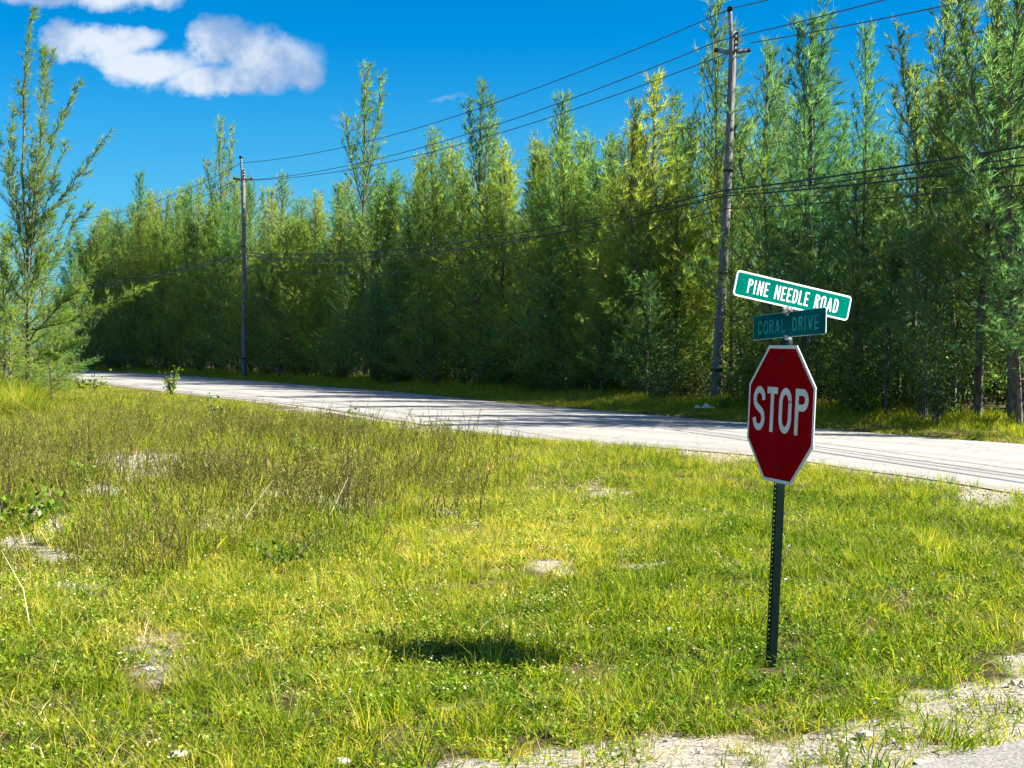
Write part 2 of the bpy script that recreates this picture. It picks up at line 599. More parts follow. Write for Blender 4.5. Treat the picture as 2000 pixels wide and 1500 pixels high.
t.links.new(wv.outputs[0], vo.inputs['Vector'])
crack = mth(t, 'LESS_THAN', vo.outputs['Distance'], 0.008)
c = mixc(t, smooth(t, ns, .35, .65), (0.22, 0.216, 0.205), (0.28, 0.275, 0.26))
sx = N(t, 'ShaderNodeSeparateXYZ')
t.links.new(uv.outputs[0], sx.inputs[0])
trk = None
for c_ in (1.3, 2.9, 4.7, 6.2):
    q_ = mth(t, 'SUBTRACT', 1.0, smooth(t, mth(t, 'ABSOLUTE', mth(t, 'SUBTRACT', mth(t, 'ADD', sx.outputs[1], mth(t, 'MULTIPLY', nm, .5)), c_ + .25)), .12, .42))
    trk = q_ if trk is None else mth(t, 'MAXIMUM', trk, q_)
c = mixc(t, mth(t, 'MULTIPLY', trk, .38), c, (0.17, 0.163, 0.155))
edg = mth(t, 'MULTIPLY', mth(t, 'SUBTRACT', 1.0, smooth(t, sx.outputs[1], .1, .9)), smooth(t, nm, .42, .6))
c = mixc(t, mth(t, 'MULTIPLY', edg, .7), c, (0.16, 0.14, 0.10))
c = mixc(t, mth(t, 'MULTIPLY', smooth(t, nm, .50, .66), .6), c, (0.20, 0.19, 0.18))
c = mixc(t, mth(t, 'MULTIPLY', smooth(t, nf, .5, .7), .3), c, (0.18, 0.17, 0.16))
c = mixc(t, mth(t, 'MULTIPLY', crack, .55), c, (0.09, 0.085, 0.075))
t.links.new(c, b.inputs['Base Color'])
b.inputs['Roughness'].default_value = 0.9
bp = N(t, 'ShaderNodeBump')
bp.inputs['Strength'].default_value = 0.5
bp.inputs['Distance'].default_value = 0.01
t.links.new(nf, bp.inputs['Height'])
t.links.new(bp.outputs[0], b.inputs['Normal'])
M_road = m

A = resample(NEARC, NA)
B = resample(FARC, NA)
A = A + np.stack([(fbm(A[:, 0], A[:, 1], 1.1, 21) - .5) * .35, np.zeros(NA)], 1)
W = 9
V, F, UV = [], [], []
da = np.r_[0, np.cumsum(np.linalg.norm(np.diff(A, axis=0), axis=1))]
for i in range(NA):
    for j in range(W):
        f = j / (W - 1)
        p = A[i] * (1 - f) + B[i] * f
        crown = 0.05 * (1 - (2 * f - 1) ** 2)
        V.append((p[0], p[1], 0.012 + crown))
        UV.append((da[i], f * 7.5))
for i in range(NA - 1):
    for j in range(W - 1):
        a = i * W + j
        F.append((a, a + 1, a + W + 1, a + W))
me = mesh_of('road', V, F, M_road, smooth_shade=True)
ul = me.uv_layers.new(name='UVMap')
vi = np.zeros(len(me.loops), dtype=np.int32)
me.loops.foreach_get('vertex_index', vi)
ul.data.foreach_set('uv', np.array(UV, dtype=np.float32)[vi].ravel())
if me.polygons[0].normal.z < 0:
    me.flip_normals()
rd = link('road', me)
tag(rd, 'pale sunlit road crossing behind the grass in front of the trees', None, None, 'structure')

# lane the camera stands on
m, t, b = new_mat('grey_lane_surface')
geo = N(t, 'ShaderNodeNewGeometry')
nf = noise(t, geo.outputs['Position'], 55, 6, .75)
nm = noise(t, geo.outputs['Position'], 1.6, 5, .6)
c = mixc(t, smooth(t, nf, .35, .62), (0.09, 0.088, 0.082), (0.26, 0.25, 0.235))
c = mixc(t, mth(t, 'MULTIPLY', smooth(t, nm, .45, .7), .35), c, (0.28, 0.265, 0.24))
t.links.new(c, b.inputs['Base Color'])
b.inputs['Roughness'].default_value = 0.9
bp = N(t, 'ShaderNodeBump')
bp.inputs['Strength'].default_value = 0.8
bp.inputs['Distance'].default_value = 0.012
t.links.new(nf, bp.inputs['Height'])
t.links.new(bp.outputs[0], b.inputs['Normal'])
xs = np.linspace(-14, 13, 260)
V, F = [], []
for i, x in enumerate(xs):
    e = lane_y(x) + (fbm(x, 0.0, 3.0, 31) - .5) * .14
    V += [(x, e, -0.01), (x, e - .02, 0.022), (x, e - 3.2, 0.03), (x, e - 8.5, 0.03)]
for i in range(len(xs) - 1):
    a = i * 4
    for j in range(3):
        F.append((a + j, a + 4 + j, a + 5 + j, a + 1 + j))
me = mesh_of('lane', V, F, m)
if me.polygons[2].normal.z < 0:
    me.flip_normals()
ln = link('lane', me)
tag(ln, 'rough grey asphalt lane in the lower right corner', None, None, 'structure')

# ------------------------------------------------------------------ stroke lettering


def arc(cx, cy, rx, ry, a0, a1, n=10):
    return [(cx + rx * math.cos(math.radians(a0 + (a1 - a0) * k / n)), cy + ry * math.sin(math.radians(a0 + (a1 - a0) * k / n))) for k in range(n + 1)]


def glyph(ch, w, h, s):
    """centre lines of a letter in a w x h cell with stroke s; returns list of polylines"""
    l, r, bt, tp = s / 2, w - s / 2, s / 2, h - s / 2
    cx, cy = w / 2, h / 2
    if ch == 'S':
        rx = (r - l) / 2
        ry = (tp - bt) / 4
        top = arc(cx, tp - ry, rx, ry * 1.0, -5, 180, 12)
        bot = arc(cx, bt + ry, rx, ry * 1.0, 0, -180, 12)
        return [top + [(l + rx * .12, cy + ry * .55), (l + rx * .5, cy + ry * .22), (r - rx * .5, cy - ry * .22), (r - rx * .12, cy - ry * .55)] + bot]
    if ch == 'T':
        return [[(0, tp), (w, tp)], [(cx, 0), (cx, tp - s / 2)]]
    if ch in 'O':
        ry = min((tp - bt) / 2, (r - l) * .62)
        rx = (r - l) / 2
        p = arc(cx, tp - ry, rx, ry, 0, 180, 12) + arc(cx, bt + ry, rx, ry, 180, 360, 12)
        return [p + [p[0], p[1]]]
    if ch == 'C':
        ry = min((tp - bt) / 2, (r - l) * .62)
        rx = (r - l) / 2
        return [arc(cx, tp - ry, rx, ry, 0, 180, 12) + arc(cx, bt + ry, rx, ry, 180, 360, 12)]
    if ch in 'PR':
        bh = h * .48 if ch == 'P' else h * .46
        rr = (bh - s) / 2 + 1e-6
        rx = min(rr, w * .5)
        my = tp - (bh - s) - s * .0
        bowl = [(s, tp), (r - rx, tp)] + arc(r - rx, (tp + my) / 2, rx, (tp - my) / 2, 80, -80, 10) + [(r - rx, my), (s, my)]
        o = [[(l, 0), (l, h)], bowl]
        if ch == 'R':
            o.append([(cx - s * .1, my - s * .3), (r, 0)])
        return o
    if ch == 'D':
        rx = (r - l) * .75
        ry = min(rx * 1.1, (tp - bt) / 2)
        bowl = [(s, tp), (r - rx, tp)] + arc(r - rx, tp - ry, rx, ry, 80, 0, 7) + arc(r - rx, bt + ry, rx, ry, 0, -80, 7) + [(r - rx, bt), (s, bt)]
        return [[(l, 0), (l, h)], bowl]
    if ch == 'I':
        return [[(l, 0), (l, h)]]
    if ch == 'N':
        return [[(l, 0), (l, h)], [(r, 0), (r, h)], [(l, h - s * .5), (r, s * .5)]]
    if ch == 'E':
        return [[(l, 0), (l, h)], [(s, tp), (w, tp)], [(s, cy), (w * .86, cy)], [(s, bt), (w, bt)]]
    if ch == 'L':
        return [[(l, 0), (l, h)], [(s, bt), (w, bt)]]
    if ch == 'A':
        return [[(l * .8, 0), (cx, h - s * .35)], [(w - l * .8, 0), (cx, h - s * .35)], [(w * .22, h * .24), (w * .78, h * .24)]]
    if ch == 'V':
        return [[(l * .8, h), (cx, s * .35)], [(w - l * .8, h), (cx, s * .35)]]
    return []


def letters(name, items, s, mat, parent, th=0.0006, y0=-0.004):
    """items: list of (char, x, y, w, h); face looks to -Y; built as raised print"""
    for ch, x0, z0, w, h in items:
        mb = MB()
        lay = 0
        for pl in glyph(ch, w, h, s):
            P = [Vector((a, b_)) for a, b_ in pl]
            Lf, Rt = [], []
            for i, p in enumerate(P):
                d1 = (P[i] - P[i - 1]).normalized() if i > 0 else None
                d2 = (P[i + 1] - P[i]).normalized() if i < len(P) - 1 else None
                if d1 is None:
                    nrm, kk = Vector((-d2.y, d2.x)), 1
                elif d2 is None:
                    nrm, kk = Vector((-d1.y, d1.x)), 1
                else:
                    n_ = (Vector((-d1.y, d1.x)) + Vector((-d2.y, d2.x)))
                    nrm = n_.normalized()
                    kk = min(1.4, 1 / max(.5, nrm.dot(Vector((-d1.y, d1.x)))))
                Lf.append(p + nrm * s / 2 * kk)
                Rt.append(p - nrm * s / 2 * kk)
            yb, yf = y0 + 0.0004, y0 - th - lay * 0.00025
            lay += 1
            n = len(P)
            Vv = [(x0 + q.x, yf, z0 + q.y) for q in Lf] + [(x0 + q.x, yf, z0 + q.y) for q in Rt] + \
                 [(x0 + q.x, yb, z0 + q.y) for q in Lf] + [(x0 + q.x, yb, z0 + q.y) for q in Rt]
            Ff = []
            for i in range(n - 1):
                Ff.append((i, i + 1, n + i + 1, n + i))
                Ff.append((i, 2 * n + i, 2 * n + i + 1, i + 1))
                Ff.append((n + i, n + i + 1, 3 * n + i + 1, 3 * n + i))
            Ff.append((0, n, 3 * n, 2 * n))
            Ff.append((n - 1, 3 * n - 1, 4 * n - 1, 2 * n - 1))
            mb.add(Vv, Ff)
        mb.build(name, mat, parent)


def frame_mat(center, d, up):
    d = Vector(d).normalized()
    up = Vector(up).normalized()
    up = (up - d * up.dot(d)).normalized()
    nrm = d.cross(up)          # local Y (away from the viewer)
    nrm = up.cross(d)
    M = Matrix((d, nrm, up)).transposed().to_4x4()
    M.translation = Vector(center)
    return M


def plate(outline, y_front, y_back):
    n = len(outline)
    V = [(x, y_front, z) for x, z in outline] + [(x, y_back, z) for x, z in outline]
    F = [tuple(range(n)), tuple(range(2 * n - 1, n - 1, -1))] + [(i, n + i, n + (i + 1) % n, (i + 1) % n) for i in range(n)]
    return V, F


def ring(outer, inner, y_front, y_back):
    n = len(outer)
    V = [(x, y_front, z) for x, z in outer] + [(x, y_front, z) for x, z in inner] + \
        [(x, y_back, z) for x, z in outer] + [(x, y_back, z) for x, z in inner]
    F = []
    for i in range(n):
        j = (i + 1) % n
        F += [(i, j, n + j, n + i), (i, 2 * n + i, 2 * n + j, j), (n + i, n + j, 3 * n + j, 3 * n + i)]
    return V, F


def mesh_part(name, VF, mat, parent):
    mb = MB()
    mb.add(*VF)
    return mb.build(name, mat, parent)


def octo(r, cut=0.0):
    a = r
    b_ = a * math.tan(math.pi / 8)
    return [(b_, a), (a, b_), (a, -b_), (b_, -a), (-b_, -a), (-a, -b_), (-a, b_), (-b_, a)][::-1]


# ---- the post (U-channel with a punched flange)
BASE = Vector((1.452, 7.915, 0.0))
LEAN = Vector((0.0425, 0.005, 1.0))
post_root = bpy.data.objects.new('sign_post', None)
COL.objects.link(post_root)
post_root.location = BASE
tag(post_root, 'dark green metal post with a punched flange carrying the octagonal and street name signs', 'sign post')
Mr = Matrix(((1, 0, LEAN.x), (0, 1, LEAN.y), (0, 0, 1)))
mb = MB()


def skew(p):
    return Mr @ Vector(p)


def skewbox(mb, x0, x1, y0, y1, z0, z1):
    V = [skew((x, y, z)) for z in (z0, z1) for y in (y0, y1) for x in (x0, x1)]
    mb.add(V, [(0, 2, 3, 1), (4, 5, 7, 6), (0, 1, 5, 4), (2, 6, 7, 3), (0, 4, 6, 2), (1, 3, 7, 5)])


HT = 1.79
# U body: web and two cheeks
skewbox(mb, -.010, .022, .000, .004, -.3, HT)
skewbox(mb, -.014, -.010, -.0, .030, -.3, HT)
skewbox(mb, .022, .026, .0, .030, -.3, HT)
mb.build('channel', M_post, post_root)
mb = MB()
skewbox(mb, .026, .034, .026, .030, -.3, HT)
mb.build('flange', M_post, post_root)
# punched flange on the left: rails plus bridges between the holes
mb = MB()
skewbox(mb, -.0330, -.0272, .003, .007, -.3, HT)
skewbox(mb, -.0200, -.0143, .003, .007, -.3, HT)
z = -.02
while z < HT - .02:
    skewbox(mb, -.0271, -.0201, .003, .007, z, z + .0165)
    z += .0254
mb.build('punched_flange', M_post, post_root)

# ---- stop sign
sg = bpy.data.objects.new('stop_sign', None)
COL.objects.link(sg)
sg.matrix_world = frame_mat((1.485, 7.881, 1.385), (.300, -.954, -.008), (.042, .005, .999))
tag(sg, 'dark red octagonal STOP sign with white border on the green post', 'stop sign')
R0 = .381
mesh_part('backing_plate', plate(octo(R0), -.001, .004), M_edge, sg)
mesh_part('border', ring(octo(R0 - .001), octo(R0 - .0185), -.0022, -.0012), M_white_print, sg)
mesh_part('red_face', plate(octo(R0 - .0178), -.0019, -.0012), M_red, sg)
hgt = .252
# (char, left, bottom, width, height)
z0 = -.105
letters('letter', [('S', -.318, z0, .142, hgt), ('T', -.153, z0, .122, hgt), ('O', -.010, z0, .142, hgt), ('P', .172, z0, .142, hgt)],
        .0365, M_white_print, sg, y0=-.0021)
for zz in (.300, -.300):
    mb = MB()
    mb.tube([(0, -.0016, zz), (0, -.007, zz)], .0085, 6)
    mb.tube([(0, -.0016, zz), (0, -.0035, zz)], .013, 12)
    mb.build('bolt', M_darksteel, sg)


# ---- street name blades
def rrect(L, H, r, n=6):
    o = []
    for cx, cz, a in ((L / 2 - r, H / 2 - r, 0), (-L / 2 + r, H / 2 - r, 90), (-L / 2 + r, -H / 2 + r, 180), (L / 2 - r, -H / 2 + r, 270)):
        o += arc(cx, cz, r, r, a, a + 90, n)
    return o[::-1]


def blade(name, label, text, spans, M, L, H, s, rad, face, prt, hl, zb, bw, edge):
    r = bpy.data.objects.new(name, None)
    COL.objects.link(r)
    r.matrix_world = M
    tag(r, label, 'street sign', 'street name blades on top of the post')
    mesh_part('plate', plate(rrect(L, H, rad), -.001, .003), edge, r)
    mesh_part('border', ring(rrect(L - .002, H - .002, rad), rrect(L - .002 - 2 * bw, H - .002 - 2 * bw, max(.004, rad - bw)), -.0022, -.0012), prt, r)
    mesh_part('green_face', plate(rrect(L - .001 - 2 * bw, H - .001 - 2 * bw, max(.004, rad - bw)), -.0019, -.0012), face, r)
    its = [(ch, x0, zb, w, hl) for ch, x0, w in spans]
    letters('letter', its, s, prt, r, y0=-.0021)
    return r


L1, H1 = .762, .1415


def lay(text, x0, x1, wI=.35, gap=.28, space=1.3):
    wd = {'I': wI, 'E': .9, 'L': .9, 'A': 1.12, 'V': 1.08, 'N': 1.08, 'O': 1.05}
    tot = 0
    for i, ch in enumerate(text):
        tot += space if ch == ' ' else wd.get(ch, 1.0)
        if i < len(text) - 1 and ch != ' ' and text[i + 1] != ' ':
            tot += gap
    k = (x1 - x0) / tot
    x = x0
    o = []
    for i, ch in enumerate(text):
        if ch == ' ':
            x += space * k
            continue
        w = wd.get(ch, 1.0) * k
        o.append((ch, x, w))
        x += w
        if i < len(text) - 1 and text[i + 1] != ' ':
            x += gap * k
    return o


b1 = blade('street_sign', 'bright green PINE NEEDLE ROAD blade with white lettering, uppermost and tilted down to the right', 'PINE NEEDLE ROAD',
           lay('PINE NEEDLE ROAD', -.298, .300, wI=.45, gap=.33, space=1.35),
           frame_mat((1.5597, 7.9014, 2.0395), (.910, .374, -.180), (.192, .003, .981)),
           L1, H1, .0095, .022, M_green, M_white, .078, -.040, .0085, M_white)
b2 = blade('street_sign.001', 'dim shaded CORAL DRIVE blade with worn shade-tinted teal lettering, lower of the two name blades', 'CORAL DRIVE',
           lay('CORAL DRIVE', -.325, .312, wI=.38, gap=.36, space=1.7),
           frame_mat((1.5321, 7.9009, 1.8813), (.344, -.938, .040), (.023, .051, .998)),
           L1, H1, .0095, .010, M_green2, M_teal, .078, -.042, .0035, M_edge)
# brackets
br = bpy.data.objects.new('sign_bracket', None)
COL.objects.link(br)
br.location = BASE + LEAN * 1.79
tag(br, 'dark cylindrical bracket cap between the green post and the CORAL DRIVE blade', 'bracket')
mb = MB()
mb.tube([(0, 0, -.11), (.003, 0, .0), (.003, 0, .012)], [.030, .030, .026], 14)
mb.build('cap', M_post, br, True)
mb = MB()
mb.box((.0, -.012, .020), .030, .034, .022)
mb.tube([(-.016, -.033, .012), (.022, -.036, .012)], .006, 8)
mb.build('clamp', M_steel, br)
br2 = bpy.data.objects.new('sign_bracket', None)
COL.objects.link(br2)
br2.location = (1.527, 7.895, 1.956)
tag(br2, 'rusty metal cross bracket joining the two street name blades', 'bracket')
mb = MB()
mb.box((0, 0, 0), .045, .045, .026)
mb.box((0, -.0, .018), .060, .016, .016, Matrix.Rotation(math.radians(22), 3, 'Z'))
mb.box((0, -.0, -.018), .016, .060, .016, Matrix.Rotation(math.radians(-20), 3, 'Z'))
mb.build('cross_body', noise_mat('rusty_metal', (.10, .09, .08), (.50, .45, .40), 60, .7), br2)
mb = MB()
mb.tube([(-.020, -.022, -.006), (-.022, -.032, -.006)], .007, 6)
mb.build('set_screw', M_steel, br2)
mb = MB()
mb.tube([(.014, -.022, .004), (.014, -.032, .004)], .007, 6)
mb.build('set_screw', M_steel, br2)

# ------------------------------------------------------------------ utility poles and wires
P1 = np.array([*(at(1396, 700, 43.5)[:2]), 0.0])
P1T = at(1432, 62, 43.5)
P2 = np.array([*(at(476.5, 700, 84)[:2]), 0.0])
P2T = at(474, 330, 84)
P3 = P1 + np.array([11.5, -44.5, 0.0])
P3T = P3 + np.array([0.1, 0, 12.2])


def pole(base, top, label, r0, r1, name='utility_pole', arms=True, s=1.0, armdir=None):
    root = bpy.data.objects.new(name, None)
    COL.objects.link(root)
    root.location = base
    tag(root, label, 'utility pole', 'utility poles along the road')
    tp = Vector(top) - Vector(base)
    mb = MB()
    pts = [tp * f + Vector((0.10 * math.sin(f * 3.1) * .6, 0, 0)) for f in np.linspace(-0.03, 1, 16)]
    mb.tube(pts, [r0 + (r1 - r0) * f for f in np.linspace(0, 1, 16)], 14)
    mb.build('shaft', M_pole, root, True)
    ex = tp.normalized()
    side = Vector(armdir).normalized() if armdir is not None else Vector((1, 0, 0))

    def insul(p0, p1, r):
        mb = MB()
        p0, p1 = Vector(p0), Vector(p1)
        n = 13
        mb.tube([p0 + (p1 - p0) * (i / (n - 1)) for i in range(n)], [r * (1.0 if i % 2 else .72) for i in range(n)], 10)
        return mb.build('insulator', M_porcelain, root, True)
    t0 = tp
    insul(t0 + Vector((-.07, 0, -.06)) * s, t0 + Vector((-.10, 0, .62)) * s, .075 * s)
    mb = MB()
    mb.tube([t0 + Vector((-.12, -.1, .67)) * s, t0 + Vector((-.08, .1, .67)) * s], .09 * s, 8)
    mb.build('wire_clamp', M_darksteel, root)
    a0 = tp - ex * .62 * s
    for sg_ in (-1, 1):
        insul(a0 + side * sg_ * (r1 + .02), a0 + side * sg_ * (r1 + .34 * s) + ex * .05, .075 * s)
        mb = MB()
        q = a0 + side * sg_ * (r1 + .38 * s) + ex * .06
        mb.tube([q - side * .06, q + side * .06], .065 * s, 8)
        mb.build('wire_clamp', M_darksteel, root)
    for k_ in range(4):
        mb = MB()
        mb.box(tp - ex * (.08 + .17 * k_) + Vector((.10 * s, -r1 - .02, 0)), .09 * s, .07, .08 * s)
        mb.build('hardware_block', M_darksteel, root)
    for f in (.095, .355, .63):
        mb = MB()
        c_ = tp * f + Vector((0.10 * math.sin(f * 3.1) * .6, 0, 0))
        rr = r0 + (r1 - r0) * f
        mb.tube([c_ - ex * .035, c_ + ex * .035], rr + .025, 14)
        mb.build('steel_band', M_darksteel, root, True)
    return root


adir = (P2 - P1)
perp = (adir[1], -adir[0], 0)
u1 = pole(P1, P1T, 'tall leaning weathered wooden utility pole at the edge of the trees behind the road signs', .160, .108, armdir=(1, 0, 0.0))
u2 = pole(P2, P2T, 'distant grey wooden utility pole standing at the tree line, left half of the view', .18, .12, name='utility_pole.001', armdir=(1, 0, 0))
u3 = pole(P3, P3T, 'wooden utility pole outside the view to the right of the road', .19, .135, name='utility_pole.002', armdir=(1, 0, 0))


def wire(name, a, b_, sag, r, mat, label, n=28, grp='overhead wires between the utility poles'):
    a, b_ = Vector(a), Vector(b_)
    mb = MB()
    pts = []
    for i in range(n + 1):
        f = i / n
        p = a.lerp(b_, f)
        p.z -= sag * 4 * f * (1 - f)
        pts.append(p)
    mb.tube(pts, r, 5, caps=True)
    o = mb.build(name, mat)
    tag(o, label, 'wire' if 'wire' in name else 'cable', grp)
    return o


Y1, Y2 = 43.5, 84.0
P0 = P2 + (P2 - P1) * np.array([1.3, 1.3, 0])


def third(z1, px_y, t_=0.33):
    """height at the third pole so that the span crosses the right frame edge at row px_y"""
    pass


def at_line(px, py):
    """point above the pole line P1->P3 seen at pixel (px,py)"""
    d = ray(px, py)
    D = (P3 - P1)
    # camera at origin: s*d_xy = P1_xy + q*D_xy
    A_ = np.array([[d[0], -D[0]], [d[1], -D[1]]])
    s_, q = np.linalg.solve(A_, P1[:2])
    return np.array([0, 0, CAM_H]) + d * s_, q


def span_right(name, p1, edge_px, edge_py, sag, r, mat, label):
    e, q = at_line(edge_px, edge_py)
    # solve straight+sag so that it passes e at parameter q
    z3 = (e[2] + sag * 4 * q * (1 - q) - p1[2] * (1 - q)) / q
    end = np.array([P3[0], P3[1], z3])
    wire(name, p1, end, sag, r, mat, label)


top1 = at(1427, 17, Y1)
armL1 = at(1400, 81, Y1)
armR1 = at(1466, 84, Y1)
top2 = at(472, 318, Y2)
armL2 = at(459, 353, Y2)
armR2 = at(489, 352, Y2)
WR = .017
wire('power_wire', top1, top2, .9, WR, M_wire_grey, 'uppermost thin power wire between the two wooden poles')
wire('power_wire.001', armL1, armL2, .9, WR, M_wire_grey, 'second power wire from the left insulator of the tall pole to the distant pole')
wire('power_wire.002', armR1 + np.array([-.3, 0, -.15]), armR2, .9, WR, M_wire_grey, 'third power wire, lowest of the thin set against the sky')
span_right('power_wire.003', top1, 1500, -7, .5, WR, M_wire_grey, 'short run of power wire leaving the pole top towards the upper right')
span_right('power_wire.004', armL1, 1725, 0, .5, WR, M_wire_grey, 'power wire right of the tall pole, upper of the pair across open sky')
span_right('power_wire.005', armR1, 1830, 0, .5, WR, M_wire_grey, 'power wire right of the tall pole, lower of the pair across open sky')
pL = P2 + (P2 - P1) * 1.0
for nm, a_, px_, py_, lb in (('power_wire.006', top2, 130, 428, 'power wire dropping left from the distant pole top behind the tree tips'),
                             ('power_wire.007', armL2, 130, 446, 'power wire left of the distant pole, just under the highest one')):
    wire(nm, a_, at(px_, py_, 118), .8, WR, M_wire_grey, lb)
cab = [(372, 494, 285, .025, 'thick black cable crossing in front of the trees, highest of the bundle'),
       (383, 498, 322, .022, 'thick black cable just below the highest of the lower bundle'),
       (378, 500, 306, .015, 'thin black cable woven between the two thick cables'),
       (408, 520, 361, .016, 'lowest thin black cable crossing in front of the trees')]
for i, (ya, yb, ye, r, lb) in enumerate(cab):
    p1 = at(1413 + i, ya, Y1 - .25)
    p2 = at(477, yb, Y2 - .25)
    wire('comms_cable', p1, p2, .75 + .12 * i, r, M_wire, lb, grp='black cables of the lower bundle')
    span_right('comms_cable', p1, 2000, ye, .45, r, M_wire, lb.replace('crossing in front of the trees', 'right of the tall pole').replace('just below', 'right of the tall pole just below').replace('woven between', 'right of the tall pole between'))
    wire('comms_cable', p2, at(60, yb + 60 + 4 * i, 125), .6, r, M_wire, lb.split(',')[0] + ' left of the distant pole',
         grp='black cables of the lower bundle')
# service drop splice
wire('service_cable', at(1120, 395, Y1 + 9), at(1411, 368, Y1 - .2), .25, .010, M_wire, 'short sagging black service cable left of the tall pole', grp='black cables of the lower bundle')
# guy wire on pole 2
wire('guy_wire', at(478, 368, Y2), at(508, 500, Y2 + 2), 0, .012, M_steel, 'pale guy wire slanting down right from the distant pole', grp='guy wires')

# ------------------------------------------------------------------ casuarina builder


def unit(a):
    return a / (np.linalg.norm(a, axis=-1, keepdims=True) + 1e-9)


def blades_mesh(base, d, ln_, w, rg, fold=0.0):
    n = len(base)
    sd = unit(np.cross(d, rg.normal(size=(n, 3))))
    tip = base + d * ln_[:, None]
    V = np.empty((n, 3, 3))
    V[:, 0] = base - sd * w[:, None] / 2
    V[:, 1] = base + sd * w[:, None] / 2
    V[:, 2] = tip
    return V.reshape(-1, 3), np.arange(n * 3).reshape(n, 3)


def bezline(p0, d0, d1, L, n=6):
    """curve starting along d0 and bending to d1"""
    P = [p0]
    for i in range(n):
        f = (i + .5) / n
        d = unit(d0 * (1 - f) + d1 * f)
        P.append(P[-1] + d * L / n)
    return np.array(P)


def along(P, s):
    k = s * (len(P) - 1)
    i = np.minimum(k.astype(int), len(P) - 2)
    f = (k - i)[:, None]
    return P[i] * (1 - f) + P[i + 1] * f, unit(P[i + 1] - P[i])


WIND = np.array([0.30, -0.05, 0.0])


def foliage_on(P, rg, step, tw, nl, nw, npt, s0=.12, dense=1.0, tipboost=0.0):
    """twigs with needle sprays along a branch polyline -> base, dir, len, width, tone arrays"""
    L = np.linalg.norm(np.diff(P, axis=0), axis=1).sum()
    n = max(2, int(L / step * dense))
    s = s0 + (1 - s0) * (np.arange(n) + rg.random(n)) / n
    s = np.clip(s, 0, .999)
    p, d = along(P, s)
    rnd = unit(rg.normal(size=(n, 3)))
    td = unit(d * .75 + rnd * .75 + np.array([0, 0, .35]) + WIND * .6)
    tl = tw * (1 - .55 * s) * rg.uniform(.5, 1.2, n)
    m_ = npt
    q = rg.random((n, m_)) ** .8
    tipdrop = np.zeros((n, m_, 3))
    tipdrop[:, :, 2] = -.22 * (q ** 2) * tl[:, None]
    bs = p[:, None, :] + td[:, None, :] * (q * tl[:, None])[..., None] + tipdrop
    nd = unit(td[:, None, :] * 1.0 + rg.normal(size=(n, m_, 3)) * .30 + np.array([0, 0, -.06]) + WIND * .7)
    ll = nl * rg.uniform(.5, 1.3, (n, m_))
    ww = nw * rg.uniform(.7, 1.3, (n, m_))
    tone = np.repeat(rg.random((n, 1)), m_, 1) * .6 + rg.random((n, m_)) * .4
    return bs.reshape(-1, 3), nd.reshape(-1, 3), ll.ravel(), ww.ravel(), tone.ravel()


